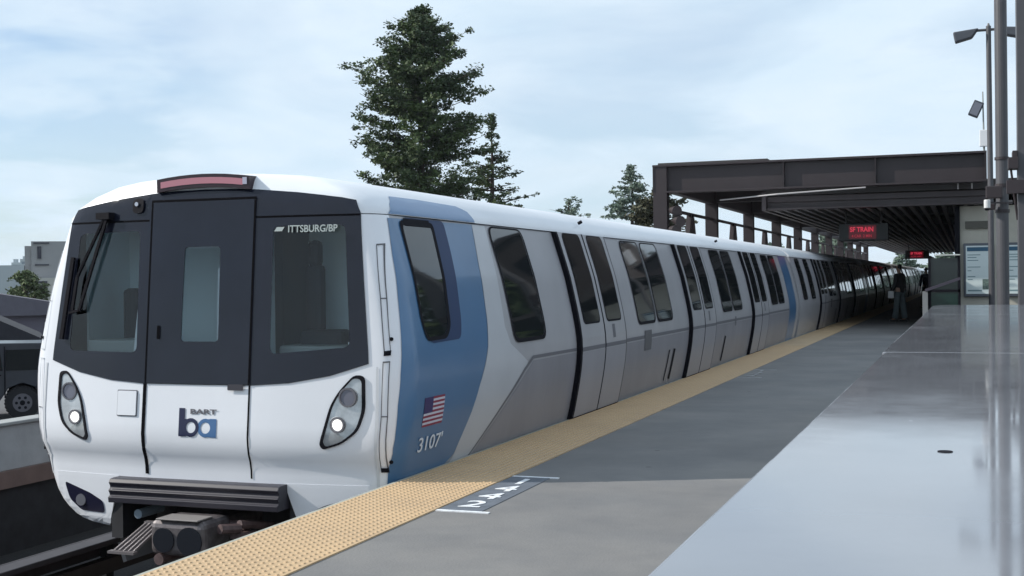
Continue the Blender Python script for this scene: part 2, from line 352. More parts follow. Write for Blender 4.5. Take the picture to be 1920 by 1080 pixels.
def sidepatch(name,loops,d,m,parent,s=1,nose=True,**k):
    f=(lambda y,z:SP(y,z,s)) if nose else (lambda y,z:SPM(y,z,s))
    # (dy x dz) points +x for d/dy=(0,1,0), d/dz=(0,0,1)
    return patch(name,f,loops,d,m,parent,SG(s),**k)
def frontpatch(name,loops,d,m,parent,**k): return patch(name,FP,loops,d,m,parent,1,step=(.06,.06),**k)   # (du x dz)= -y
def rect(a,b,c,d): return [(a,c),(b,c),(b,d),(a,d)]
ZROWS=[-.75,-.6,-.42,-.405,-.38,-.35,-.3,-.25,-.17,-.1,-.03,.03,.09,.14,.20,.25,.30,.38,.47,.55,.61,.65,.7,.76,.82,.885,.97,1.04,1.14,1.24,1.34,1.41,1.5,1.6,1.65,1.7,1.78,1.8,1.84,1.862]
def shell(name,zrows,m,parent,nose=True,hole=False,wadd=0,cap=False,y0=0.0,y1=CARL):
    ns=[]
    if nose:
        core=[0,.1,.2,.27,.35,.4,.45,.5,.55,.6,.65,.7,.75,.8,.84,.87,.9]+[.9+.1*math.sin(t*math.pi/2/7) for t in range(1,8)]
        ns=[-x for x in core[::-1]]+core[1:]
    ys=[.5,.7,.9,1.3,2,3.5,6,9,12,15,18,y1]
    bm=bmesh.new(); rows=[]
    for z in zrows:
        ww=(W(z) if nose else (W(z) if z>-.2 else float(np.interp(z,PZ,PWM)))); r=[]
        wa=lambda y: wadd*max(0,min(1,(y-.3)/.5))
        if nose:
            ysl=[y for y in ys if y>.3+0]
            for y in reversed(ysl): r.append((-(ww+wa(y)) , y if y>Y0(z)+G1 else Y0(z)+G1+.02*y, z))
            for n in ns: r.append((n*ww,Y0(z)+G(n),z))
            for y in ysl: r.append((ww+wa(y), y if y>Y0(z)+G1 else Y0(z)+G1+.02*y, z))
        else:
            for y in reversed([y0,3,6,9,12,15,18,y1]): r.append((-(ww+wadd),y,z))
            for y in [y0,3,6,9,12,15,18,y1]: r.append((ww+wadd,y,z))
        rows.append([bm.verts.new(p) for p in r])
    for i in range(len(rows)-1):
        for j in range(len(rows[0])-1):
            q=[rows[i][j],rows[i][j+1],rows[i+1][j+1],rows[i+1][j]]
            c=sum((v.co for v in q),Vector())/4
            if hole and nose and c.y<.35:
                if c.z<-.42 or (c.z<-.03 and abs(c.x)<.9*W(c.z)): continue
                if .86<c.z<1.80 and .5<abs(c.x)<1.22: continue
                if .95<c.z<1.66 and abs(c.x)<.22: continue
            bm.faces.new(q)
        # back end
        bm.faces.new([rows[i][0],rows[i+1][0],rows[i+1][-1],rows[i][-1]])
        if not nose:
            k=len(rows[0])//2; 
    if cap: bm.faces.new(rows[-1][::-1])
    bmesh.ops.recalc_face_normals(bm,faces=bm.faces)
    me=bpy.data.meshes.new(name); bm.to_mesh(me); bm.free()
    o=link(name,me,m,parent,True)
    try: me.set_sharp_from_angle(angle=R(40))
    except Exception: pass
    return o
def doors(car,nose,s=1):
    for (a,b_) in ((4.17,5.84),(9.45,11.14),(14.83,16.5)):
        mid=(a+b_)/2
        for k,(p,q) in enumerate(((a,mid-.006),(mid+.006,b_))):
            dr=sidepatch('door',[rect(p,q,.0,1.85)],.045,SIDEP,car,s,nose,thick=.05,step=(0,.1))
            wp=rounded([(p+.13,.95),(q-.13,.95),(q-.13,1.835),(p+.13,1.835)],.07)
            wn=sidepatch('door_window',[wp],.0485,DGLS,dr,s,nose,step=(0,.05))
            gk=sidepatch('window_gasket',[rounded([(p+.11,.93),(q-.11,.93),(q-.11,1.845),(p+.11,1.845)],.08),wp[::-1]],.0475,BLK,dr,s,nose,step=(0,.05))
            sidepatch('lower_shade_skin',[rect(p+.004,q-.004,.035,.665)],.0465,DOOR_SHADE,dr,s,nose,step=(0,.05)); sidepatch('door_sill',[rect(p+.004,q-.004,.0,.03)],.048,BLK,dr,s,nose,step=(0,.03))
            if k==1: sidepatch('door_sticker',[rect(p+.30,p+.40,.76,.90)],.047,STRIPE,dr,s,nose,step=(0,.05))
            st=sidepatch('door_stripe',[rect(p+.01,q-.01,.675,.715)],.0470,STRIPE,dr,s,nose,step=(0,.05))
        sidepatch('door_seal',[rect(a-.055,a-.003,.0,1.85)],.049,BLK,car,s,nose,thick=.05,step=(0,.1))
        sidepatch('door_seal',[rect(mid-.012,mid+.012,.0,1.85)],.0495,BLK,car,s,nose,thick=.03,step=(0,.1))
        sidepatch('door_seal',[rect(b_+.002,b_+.03,.0,1.85)],.0465,GROOVE,car,s,nose,thick=.045,step=(0,.1))
def win(car,a,b_,nose,z0=.88,z1=1.83,s=1,taper=0):
    g=[(a,z0+.03),(a+.07,z0),(b_-.07,z0),(b_,z0+.03),(b_,z1),(a,z1)]
    o=sidepatch('side_window',[rounded([(a,z0),(b_,z0),(b_,z1),(a,z1)],.10)],.006,WGLS,car,s,nose,step=(0,.05))
    sidepatch('window_gasket',[rounded([(a-.035,z0-.035),(b_+.035,z0-.035),(b_+.035,z1+.012),(a-.035,z1+.012)],.12),rounded([(a,z0),(b_,z0),(b_,z1),(a,z1)],.10)[::-1]],.009,BLK,o,s,nose,step=(0,.05))
    return o
def flank_common(car,nose,s=1):
    doors(car,nose,s)
    for a,b_ in ((6.62,7.44),(7.58,8.40),(12.0,12.82),(12.96,13.78),(17.25,18.07),(18.22,19.04)):
        win(car,a,b_,nose,s=s)
    for a,b_ in ((5.87,9.38),(11.17,14.75),(16.53,19.7)):
        if b_-a>1.1: sidepatch('waist_stripe',[rect(a,b_,.675,.715)],.004,STRIPE,car,s,nose,step=(0,.05))
        sidepatch('lower_shade_panel',[rect(a,b_,.015,.66)],.003,SIDE_SHADE,car,s,nose,step=(0,.05))
    for y,wd in ((8.16,.045),(8.42,.11),(12.10,.11)):
        sidepatch('grab_slot',[[(y,.08),(y+wd,.06),(y+wd+.06,.46),(y+.06,.47)]],.008,BLK,car,s,nose,step=(0,.05))
    sidepatch('louvre',[rect(6.86,7.2,.53,.77)],.007,GROOVE,car,s,nose,step=(0,.05))
    sidepatch('louvre',[rect(13.0,13.12,.60,.75)],.007,STRIPE,car,s,nose,step=(0,.05))
    sidepatch('end_band',[rect(19.75,20.85,.0,1.855)],.004,BLUE,car,s,nose,step=(0,.05))
    sidepatch('sill',[rect(.9 if nose else .3,21.1,-.06,.0)],.012,BLK,car,s,nose,step=(0,.03))

car=thing('train_car','leading train car with sloping white and black cab front and blue side band','train car',(XC,YN,0),0,'cars of the train at the platform')
shell('body',ZROWS,[WHITE,SIDEP],car,True,True)
body=car.children[0]
for p in body.data.polygons:
    if p.center.y>.42 and p.center.z>-.9: p.material_index=1
shell('roof',[1.868,1.90,1.935,1.97,2.015,2.06,2.10,2.13,2.15,2.165,2.178,2.185,2.192],WROOF,car,True,False,.016,True)
# nose mask with three openings
mk=[(1.19,1.962),(1.235,1.868),(1.335,.90),(1.34,.82),(1.06,.735),(.75,.682),(.45,.662),(0,.660)]
outer=[(0,2.075),(.26,2.07),(.45,2.058),(.76,2.028),(1.09,1.984)]+mk
outer=outer+[(-a,b_) for a,b_ in outer[::-1]][1:-1]
pL=rounded([(-1.17,.895),(-.525,.888),(-.54,1.785),(-1.13,1.775)],.05)
pR=rounded([(.60,.885),(1.20,.935),(1.13,1.79),(.59,1.79)],.05)
pD=rounded([(-.14,.97),(.175,.97),(.165,1.655),(-.135,1.655)],.03)
msk=frontpatch('front_mask',[outer,pL[::-1],pR[::-1],pD[::-1]],.006,MASK,car)
edge_in=[(a*.985,.685+(b_-.66)*.985+(-.012)) for a,b_ in outer]
for nm,pp in (('windscreen',pL),('windscreen',pR),('door_glass',pD)):
    frontpatch(nm,[pp],.004,WSG,car)
# seams of mask
SEAM=mat('seam_black',(.004,.004,.006),.9,spec=.05)
frontpatch('mask_seam',[rect(-1.235,-.46,1.852,1.866)],.0075,SEAM,msk); frontpatch('mask_seam',[rect(.45,1.23,1.852,1.866)],.0075,SEAM,msk)
# front door
frontpatch('door_seam',[rect(-.455,-.425,.0,.665)],.004,SEAM,car); frontpatch('door_seam',[rect(.436,.450,.0,.665)],.004,SEAM,car)
frontpatch('door_seam',[rect(-.44,-.425,.665,1.99)],.012,SEAM,msk); frontpatch('door_seam',[rect(.434,.450,.665,1.99)],.012,SEAM,msk); frontpatch('door_seam',[rect(-.44,.45,1.99,2.004)],.012,SEAM,msk)
dp=frontpatch('cab_door',[rect(-.425,.434,.668,1.99),pD[::-1]],.011,MASK,car)
frontpatch('door_handle',[rounded(rect(-.345,-.32,.985,1.085),.01)],.018,SEAM,dp)
frontpatch('door_latch',[rounded(rect(.27,.40,.625,.668),.01)],.016,BUMP,car)
# cab camera
frontpatch('front_camera',[rounded(rect(-.61,-.51,1.915,2.02),.04)],.02,BLK,msk)
q=FP(-.57,1.985); MB().tube(q+Vector((0,-.02,0)),q+Vector((0,-.032,0)),.016,n=12).build('lens',mat('lens',(.5,.5,.55),.1,metal=.8),msk)
# cab interior
ci=MB().box(-1.2,1.2,.86,.90,.55,1.86).box(-1.22,-1.2,.35,1.3,.55,1.86).box(1.2,1.22,.35,1.3,.55,1.86).box(-1.2,1.2,.35,1.3,.5,.55).box(-1.15,1.15,.35,1.3,1.86,1.88)
ci.build('cab_lining',CABW,car)
MB().box(-1.12,-.5,.22,.55,.86,.97).box(.56,1.12,.22,.55,.84,.935).build('console',mat('console',(.40,.43,.43),.7),car,.02)
MB().box(-1.10,-.97,.62,.75,.55,1.36).box(.62,.76,.50,.60,.55,1.52).box(.64,.74,.50,.60,1.50,1.70).box(.62,.98,.40,.60,.55,1.04).build('driver_seat',mat('seat_dark',(.02,.025,.035),.8),car,.04)
MB().box(.40,.47,.45,.84,.55,1.86).build('cab_partition',mat('partition',(.035,.04,.05),.7),car)
# wiper
def onf(u,z,d=.03): 
    p=FP(u,z); return p+Vector((0,-d,0))
wm=MB().bar(onf(-.80,1.905,.035),onf(-.93,1.905,.035),.06,.05)
for a,b_ in (((-.86,1.89),(-1.10,1.45)),((-.84,1.88),(-1.06,1.20)),((-1.10,1.45),(-1.13,1.20)),((-1.06,1.20),(-1.16,1.18))): wm.bar(onf(*a,.045),onf(*b_,.045),.022,.018)
wm.bar(onf(-1.17,1.60,.03),onf(-1.24,.98,.03),.03,.02)
wm.build('wiper',BLK,car)
# destination text behind the glass
mw=Matrix.Translation(FP(.86,1.80)+Vector((0,-.008,-.02)))@Matrix.Rotation(R(90+3.5),4,'X')@Matrix.Rotation(0,4,'Y')
DT=mat('dest_text',(.28,.32,.32),.5,emit=(.75,.85,.85),estr=.12)
t_=text('ITTSBURG/BP',.070,'destination_text',DT,car,Matrix.Translation(FP(.90,1.765)+Vector((0,-.026,0)))@Matrix.Rotation(R(5.0),4,'Z')@Matrix.Rotation(R(90-3.5),4,'X'),.001,.92)
frontpatch('destination_block',[[(.60,1.752),(.66,1.752),(.68,1.782),(.62,1.782)]],.012,DT,car)
# headlights
LENS=mat('headlight_lens',(.40,.42,.44),.12,metal=.35,var=.3,vscale=9,coat=1)
for s in (1,-1):
    hl=[(1.315,.735),(1.24,.745),(1.13,.63),(1.07,.53),(.995,.26),(1.02,.228),(1.155,.268),(1.275,.354),(1.325,.5)]
    if s<0: hl=[(-a*.955,b_) for a,b_ in hl]
    hl=rounded(hl,.05,3)
    cx=sum(a for a,_ in hl)/len(hl); cz=sum(b_ for _,b_ in hl)/len(hl)
    inn=[(cx+(a-cx)*.86,cz+(b_-cz)*.92) for a,b_ in hl]
    h=frontpatch('headlight',[hl,inn[::-1]],.012,BLK,car,thick=.012)
    frontpatch('headlight_lens',[inn],.004,LENS,h)
    f=.955 if s<0 else 1
    for (u,z,r,mt) in ((1.20,.59,.062,LENS),(1.13,.40,.05,None)):
        p=FP(s*u*f,z); 
        ring=MB()
        for k in range(20):
            a0=k*math.pi/10; a1=a0+math.pi/10
            ring.bar(p+Vector((r*math.cos(a0),-.014,r*math.sin(a0))),p+Vector((r*math.cos(a1),-.014,r*math.sin(a1))),.012,.012)
        ring.build('lamp_ring',STRIPE,h)
        if mt is None:
            MB().tube(p+Vector((0,-.012,0)),p+Vector((0,-.026,0)),r*.52,n=20).build('lit_bulb',mat('lit_bulb',(1,1,1),.3,emit=(1,.98,.92),estr=5.0),h)
            MB().tube(p+Vector((0,-.006,0)),p+Vector((0,-.012,0)),r*.78,n=20).build('reflector_glow',mat('reflector_glow',(.6,.6,.6),.3,emit=(1,.97,.9),estr=.9),h)  # emission on the reflector discs paints the bulb's soft glow
            MB().tube(p+Vector((-.01,-.004,-.0)),p+Vector((-.01,-.008,0)),r*1.15,n=20).build('reflector_glow',mat('reflector_glow_dim',(.5,.5,.5),.3,emit=(.9,.92,.95),estr=.25),h)
        else: MB().tube(p+Vector((0,-.006,0)),p+Vector((0,-.012,0)),r*.9,n=20).build('reflector',mat('reflector',(.30,.31,.38),.15,metal=.6),h)
    # fog light pocket
    fg=[(1.25,-.10),(.99,-.175),(.868,-.232),(.86,-.32),(1.10,-.315),(1.21,-.235)]
    fgl=rounded([(s*a,b_) for a,b_ in fg],.03,3)
    fo=frontpatch('marker_light',[fgl],.006,mat('pocket_dark',(.012,.012,.03),.25),car)
    p=FP(s*1.09,-.235); MB().tube(p+Vector((0,-.004,0)),p+Vector((0,-.016,0)),.045,n=16).build('lens',mat('lens_grey',(.13,.13,.15),.3),fo)
    # ridge beside corner pillar
    frontpatch('corner_ridge',[[(s*1.375,-.05),(s*1.392,-.05),(s*1.418,.45),(s*1.408,.80),(s*1.395,.80),(s*1.40,.45)]],.004,mat('ridge_grey',(.55,.57,.60),.5),car)
    for z in (.99,.14):
        p=SP(.165,z,s); MB().tube(p,p+Vector((s*.012,-.01,0)),.013,n=10).build('bolt_hole',BLK,car)
for s in (1,-1):
    ap=[(.70,-.025),(.745,-.17),(.79,-.30),(.83,-.40),(.85,-.419),(.93,-.419)]+[(W(z)*.93,z) for z in (-.412,-.405,-.39,-.38,-.365,-.35,-.325,-.3,-.275,-.25,-.2,-.15,-.1,-.06,-.025)]
    frontpatch('apron',[[(s*a,b_) for a,b_ in ap]],.002,WHITE,car,thick=.04)
# hatch plate, logo
hp=rounded(rect(-.675,-.508,.428,.605),.008)
frontpatch('hatch_plate',[hp],.010,WHITE,car,thick=.008)
hi=[(-.5915+(a+.5915)*1.09,.5165+(b_-.5165)*1.09) for a,b_ in hp]
frontpatch('hatch_gap',[hi,hp[::-1]],.0035,STRIPE,car)
NAVY=mat('logo_navy',(.008,.012,.05),.4); LBL=mat('logo_blue',(.055,.135,.29),.4); 
def circ(cx,cz,r,n=24,rx=None): return [(cx+(rx or r)*math.cos(2*math.pi*k/n),cz+r*math.sin(2*math.pi*k/n)) for k in range(n)]
def arc(cx,cz,r,a0,a1,n=12): return [(cx+r*math.cos(R(a0+(a1-a0)*k/n)),cz+r*math.sin(R(a0+(a1-a0)*k/n))) for k in range(n+1)]
bo=[(-.133,.29),(-.133,.492),(-.083,.492),(-.083,.415)]+arc(-.03,.355,.067,118,-118)+[(-.07,.29)]
frontpatch('logo_letter',[bo,circ(-.03,.355,.040)[::-1]],.0045,NAVY,car)
ao=[(.183,.288),(.183,.42),(.133,.42)]+arc(.092,.354,.067,70,290)+[(.14,.288)]
frontpatch('logo_letter',[ao,circ(.092,.354,.040)[::-1]],.0035,LBL,car)
text('BART',.048,'logo_word',STRIPE,car,Matrix.Translation(FP(.07,.468)+Vector((0,-.005,0)))@Matrix.Rotation(R(88),4,'X'),.0015,1.9)
# roof marker sign
sb=MB()
def rl(u,z,y): return (u,y,z)
seg=8
for k in range(seg):
    u0=-.395+k*.79/seg; u1=u0+.79/seg
    z0=lambda u:2.092-.03*(u/.4)**2; z1=lambda u:2.188-.03*(u/.4)**2
    yb=.13; sb.add([(u0,yb,z0(u0)),(u1,yb,z0(u1)),(u1,yb+.25,z0(u1)),(u0,yb+.25,z0(u0)),(u0,yb,z1(u0)),(u1,yb,z1(u1)),(u1,yb+.25,z1(u1)+.01),(u0,yb+.25,z1(u0)+.01)],[(0,3,2,1),(4,5,6,7),(0,1,5,4),(1,2,6,5),(2,3,7,6),(3,0,4,7)])
sg=sb.build('roof_light',mat('dark_maroon',(.02,.006,.012),.3),car)
sb=MB()
for k in range(seg):
    u0=-.36+k*.70/seg; u1=u0+.70/seg; y=.126
    sb.add([(u0,y,z0(u0)+.025),(u1,y,z0(u1)+.025),(u1,y,z1(u1)-.025),(u0,y,z1(u0)-.025)],[(0,1,2,3)])
sb.build('light_lens',mat('red_lens',(.42,.16,.20),.3,coat=.6),sg)
sb=MB().box(.34,.375,.124,.128,2.10,2.15); sb.build('light_lens',mat('clear_lens',(.4,.4,.5),.3),sg)
# bumper & coupler
bb=MB()
prof=[(-.05,-.03),(-.085,-.035),(-.10,-.06),(-.085,-.085),(-.085,-.10),(-.105,-.115),(-.09,-.145),(-.09,-.155),(-.11,-.165),(-.105,-.205),(.1,-.205),(.1,-.03)]
n=len(prof); us=[-.70,.72]
bb.add([(u,y+.02,z) for u in us for y,z in prof],[(i,(i+1)%n,n+(i+1)%n,n+i) for i in range(n)]+[tuple(range(n)),tuple(range(n,2*n))])
bb.build('bumper',BUMP,car,.004)
MB().box(-.80,-.70,.08,.5,-.5,-.03).box(.72,.82,.08,.5,-.5,-.03).box(-.8,.8,.9,1.0,-1.1,-.1).build('coupler_bay',DARKM,car)
cp=MB()
def shellbox(u0,u1,z0,z1): pass
cp.box(-.145,.30,-.36,.0,-.50,-.25); cp.box(-.06,.2,.0,.6,-.46,-.30); 
cpo=cp.build('coupler',METG,car,.05,seg=3)
MB().box(-.08,.26,-.37,-.18,-.247,-.236).build('coupler_top_plate',mat('plate_grey',(.20,.185,.18),.5),cpo,.004)
for u,r in ((-.02,.085),(.19,.10)):
    MB().tube((u,-.372,-.385),(u,-.362,-.385),r,n=24).build('coupler_face',mat('face_dark',(.012,.014,.02),.3),cpo)
MB().tube((-.06,-.37,-.52),(-.06,-.1,-.52),.04,n=12).tube((-.2,.0,-.34),(.42,.0,-.34),.045,n=12).tube((.42,-.1,-.30),(.50,.2,-.36),.03,n=8).tube((.36,-.25,-.31),(.42,-.1,-.33),.035,n=8).box(.36,.50,-.12,.0,-.40,-.36).build('coupler_hose',mat('hose',(.09,.06,.06),.5,var=.4,vscale=20),cpo)
stp=MB()
for k in range(5): stp.bar((-.215-.035*k,-.10,-.335),(-.275-.04*k,-.36,-.485),.013,.018)
stp.bar((-.25,-.37,-.49),(-.47,-.37,-.49),.05,.018); stp.bar((-.20,-.09,-.33),(-.37,-.09,-.33),.04,.018)
stp.build('step_grille',mat('step_metal',(.20,.18,.185),.4,metal=.4),car)
MB().tube((-.52,.02,-.30),(-.52,.3,-.30),.035,n=10).build('air_hose',mat('valve',(.2,.25,.3),.4),car)
# underframe and bogies
def under(c,nose):
    MB().box(-1.25,1.25,1.2 if nose else .3,21.0,-.72,-.40).build('underframe',DARKM,c)
    for y in (3.2,17.9):
        bg_=MB().box(-1.05,1.05,y-1.3,y+1.3,-.95,-.72).build('bogie',DARKM,c)
        wh=MB()
        for dy in (-1,1):
            for x in (-.84,.84): wh.tube((x-.06,y+dy,-.62),(x+.06,y+dy,-.62),.38,n=20)
        wh.build('wheels',RAIL,bg_)
under(car,True)
# flank details, platform side
bl=[(.75,2.02),(.40,1.84),(.325,1.567),(.268,1.267),(.217,.972),(.178,.753),(.155,.534),(.147,.24),(.183,-.018),
    (.93,-.04),(1.193,.063),(1.42,.36),(1.579,.65),(1.712,.855),(1.787,1.067),(1.883,1.501),(2.0,1.852)]
sidepatch('blue_band',[bl[1:]],.004,BLUE,car,1,step=(.06,.05))
sidepatch('blue_band',[[(y,z) for y,z in bl[1:]]],.004,BLUE,car,-1,step=(.06,.05))
rb=[(.43,1.872),(.55,1.95),(.72,2.015),(1.2,2.018),(1.95,2.005),(2.04,1.96),(2.05,1.872)]
def RP(y,z):
    p=SP(y,z,1); p.x+=.016*max(0,min(1,(y-.3)/.5)); return p
patch('roof_blue_band',RP,[rb],.004,mat('blue_roof_paint',(.085,.18,.34),.35,coat=.2),car,1,step=(.08,.03))
sidepatch('sweep_panel',[[(2.01,1.852),(1.893,1.501),(1.797,1.067),(1.722,.855),(1.589,.65),(1.203,.063),(1.13,-.0),(1.5,.0),(2.58,.60),(2.66,.675),(2.25,.85),(2.17,1.0),(2.3,1.852)]],.0038,SWEEP,car,1,step=(.08,.05))
sidepatch('body_groove',[[(1.50,-.0),(1.53,-.0),(2.60,.60),(2.80,.69),(4.1,.685),(4.1,.715),(2.79,.72),(2.57,.625)]],.0045,STRIPE,car,1,step=(.1,.04))
sidepatch('lower_shade_panel',[[(1.60,.012),(4.10,.012),(4.10,.67),(2.81,.675),(2.63,.585)]],.003,SIDE_SHADE,car,1,step=(.2,.05))
# cab side window with deep blue recess
cw=rounded([(.64,1.855),(1.40,1.855),(1.37,1.60),(1.25,1.085),(1.18,.945),(.62,.935),(.52,1.03),(.55,1.3)],.06)
cg=rounded([(.60,1.80),(1.12,1.80),(1.05,1.40),(.97,1.06),(.87,.985),(.56,.98),(.53,1.10),(.56,1.4)],.05)
cwo=sidepatch('cab_window_recess',[cw],.0065,BLUED,car,1,step=(.06,.05))
sidepatch('cab_side_window',[cg],.009,WGLS,car,1,step=(.06,.05))
cgo=rounded([(.56,1.83),(1.17,1.83),(1.10,1.42),(1.02,1.05),(.91,.958),(.54,.953),(.50,1.10),(.53,1.42)],.06)
sidepatch('window_gasket',[cgo,cg[::-1]],.011,BLK,cwo,1,step=(.06,.05))
sidepatch('vent_grille',[rect(.64,1.10,1.79,1.845)],.012,BLK,cwo,1,step=(.1,.05))
win(car,2.37,3.17,True,.885,1.84)
flank_common(car,True)
# grab rails in the corner pillars
for sgn_ in (1,-1):
    for tl,tr_,mr,br,blm,ml in (((1.342,1.65),(1.382,1.655),(1.440,1.27),(1.488,.90),(1.445,.895),(1.400,1.27)),((1.440,.836),(1.487,.839),(1.480,.46),(1.450,.090),(1.408,.092),(1.436,.46))):
        lp=[tl,tr_,mr,br,blm,ml]; cu_=sum(a for a,_ in lp)/6
        ins=[(a+(.0055 if k in (0,4,5) else -.0055),b_+(-.010 if k in (0,1) else .010 if k in (3,4) else 0)) for k,(a,b_) in enumerate(lp)]
        S_=lambda P_:[(sgn_*a,b_) for a,b_ in P_]
        h=frontpatch('grab_rail',[S_(lp),S_(ins)[::-1]],.006,GROOVE if sgn_>0 else MATS['ridge_grey'],car)
        if sgn_>0:
            frontpatch('rail_end',[[(blm[0],blm[1]-.022),(br[0],br[1]-.022),(br[0]+.001,br[1]+.012),(blm[0]+.001,blm[1]+.012)]],.010,BLK,h)
        frontpatch('rail_joint',[S_([(ml[0],ml[1]-.004),(mr[0],mr[1]-.004),(mr[0],mr[1]+.004),(ml[0],ml[1]+.004)])],.006,STRIPE,h)
# flag and number
fl=thing('flag_tmp','x','x'); bpy.data.objects.remove(fl)
RED=mat('flag_red',(.22,.02,.05),.5); FWH=mat('flag_white',(.50,.50,.58),.5); FNV=mat('flag_navy',(.03,.02,.10),.5)
f0,f1,g0,g1=.47,.83,.345,.555
fb=sidepatch('flag_decal',[rect(f0,f1,g0,g1)],.006,RED,car,1,step=(.1,.05))
hh=(g1-g0)/13
for k in range(6):
    z=g0+hh*(2*k+1); a=f0 if k<3 else f0+.15
    sidepatch('flag_stripe',[rect(a,f1,z,z+hh)],.0072,FWH,fb,1,step=(.1,.05))
sidepatch('flag_canton',[rect(f0,f0+.15,g0+hh*6,g1)],.0078,FNV,fb,1,step=(.1,.05))
def sidetext(body,y,z,size,m,sx=1,bold=.002):
    p=SP(y,z,1); dz=SP(y,z+.05,1)-SP(y,z-.05,1); ang=math.atan2(dz.x,dz.z)
    dy=(SP(y+.05,z,1)-SP(y-.05,z,1)); 
    yv=dz.normalized(); xv=dy.normalized(); zv=xv.cross(yv).normalized(); yv=zv.cross(xv)
    m3=Matrix((xv,yv,zv)).transposed().to_4x4(); m3.translation=p+zv*.012
    return text(body,size,'fleet_number',m,car,m3,bold,sx)
sidetext("3107'",.66,.215,.15,mat('number_white',(.62,.66,.72),.5),1.35,.001)
# roof edge antenna nubs
for y in (5.2,12.9): MB().tube((1.30,y,1.99),(1.34,y,2.01),.018,n=8).build('roof_nub',BLK,car)
# following cars
mid=thing('train_car','x','train car',(XC,YN+CARL+.35,0),0,'cars of the train at the platform')
shell('body',[-.75,-.45,-.1,.04,.15,.25,.36,.47,.56,.65,.7,.76,.83,.9,1.04,1.2,1.41,1.6,1.8,1.862],SIDEP,mid,False,y0=0,y1=20.9)
shell('roof',[1.868,1.90,1.935,1.97,2.015,2.06,2.10,2.13,2.15,2.165,2.178,2.185,2.192],WROOF,mid,False,False,.016,True,0,20.9)
flank_common(mid,False); win(mid,.75,1.5,False); win(mid,2.37,3.2,False)
boxo('gangway_bellows',-1.15,1.15,-.48,.02,-.5,1.9,BLK,mid); under(mid,False)
ords=['second','third','fourth','fifth','sixth','seventh']
cars=[mid]
mid['label']='second train car, grey with blue end band, entering the canopy shade'
for k in range(1,6):
    c=copytree(mid); c.location=(XC,YN+(CARL+.05)*(k+1)+.3,0); c['label']=ords[k]+' train car counted from the cab, dark under the canopy' if k<4 else ords[k]+' train car counted from the cab, far beyond the waiting person'

# ------------------------------------------------------------------ canopy
cy0=35.1
can=thing('platform_canopy','brown steel canopy on columns spanning the train and far platform','canopy',(0,0,0))
# front portal beam: web, flanges and stiffeners
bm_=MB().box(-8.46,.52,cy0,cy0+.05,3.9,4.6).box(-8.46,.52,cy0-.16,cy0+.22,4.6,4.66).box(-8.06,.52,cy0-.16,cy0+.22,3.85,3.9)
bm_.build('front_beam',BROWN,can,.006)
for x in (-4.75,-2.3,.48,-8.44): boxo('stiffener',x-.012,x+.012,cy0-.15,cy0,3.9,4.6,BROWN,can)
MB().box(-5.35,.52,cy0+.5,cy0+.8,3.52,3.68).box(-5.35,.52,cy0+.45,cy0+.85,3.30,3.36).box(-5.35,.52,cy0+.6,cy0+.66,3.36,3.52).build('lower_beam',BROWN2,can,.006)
posts=[34.95+7.75*k for k in range(11)]
def colm(x,y): return MB().box(x-.2,x+.2,y-.16,y-.13,-1.6,4.62).box(x-.2,x+.2,y+.13,y+.16,-1.6,4.62).box(x-.015,x+.015,y-.13,y+.13,-1.6,4.62).box(x-.2,x-.18,y-.13,y+.13,-1.6,4.62).build('column',BROWN,can)
c0=colm(-8.25,cy0+.03)
for y in posts[1:]:
    c=c0.copy(); COL.objects.link(c); c.parent=can; c.location=(0,y-cy0-.03,0)
    boxo('cross_beam',-8.4,.5,y-.14,y+.14,4.0,4.5,BROWN,can)
MB().box(-8.38,-8.12,cy0+.25,posts[-1]+.2,3.95,4.6).build('eaves_beam',BROWN,can)
for i,(a,b_) in enumerate(zip([cy0+.03]+posts[1:],posts[1:])):
    a+=.17; b_-=.17
    MB().bar((-8.2,a,3.42),(-8.2,b_,3.42),.07,.09).build('rail',BROWN,can)
    mdd=(a+b_)/2
    MB().bar((-8.2,mdd-.15,3.38),(-8.2,mdd-1.15,1.2),.14,.16).bar((-8.2,mdd+.15,3.38),(-8.2,mdd+1.15,1.2),.14,.16).box(-8.3,-8.1,a,b_,1.0,1.2).build('brace',BROWN,can)
Yc=posts[-1]+.3
boxo('roof_deck',-5.3,10,cy0+.3,Yc,3.70,3.95,CEIL,can)  # deck stretched right, out of view, to darken the train side
boxo('track_roof',-8.4,-5.25,cy0+.3,cy0+32,4.62,4.75,CEIL,can)  # cover lengthened along the track to deepen the shade on the cars
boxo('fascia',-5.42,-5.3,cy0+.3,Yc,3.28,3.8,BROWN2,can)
s0=boxo('ceiling_slat',-.05,.05,cy0+.9,Yc,3.30,3.40,SLAT,can); s0.location=(-5.15,0,0)
for k in range(1,24):
    s=s0.copy(); COL.objects.link(s); s.parent=can; s.location=(-5.15+k*.285,0,0)
for y in posts[1:]: boxo('ceiling_beam',-5.3,1.5,y-.1,y+.1,3.40,3.66,BROWN,can)
for a_,b_ in (((-4.9,cy0-.25,3.70),(-2.55,cy0-.2,3.80)),((-6.6,cy0+.3,3.62),(-4.9,cy0-.25,3.70)),((.15,cy0+.2,3.69),(.15,cy0+.2,3.85)),((-.2,cy0+.2,3.69),(-.2,cy0+.2,3.85))): MB().tube(a_,b_,.02).build('conduit',mat('conduit',(.42,.40,.40),.5),can)
# lights on first post
lp_=thing('pole_floodlights','cluster of dark round floodlights on the leftmost canopy column','floodlight',(-7.9,cy0-.15,3.1))
for dx,dz in ((.12,.25),(.22,-.05),(.10,-.30)):
    MB().tube((dx-.12,.0,dz),(dx+.08,-.22,dz-.04),.10,.16,n=14).tube((dx-.30,.1,dz),(dx-.1,.0,dz),.02).build('lamp_head',BROWN,lp_)
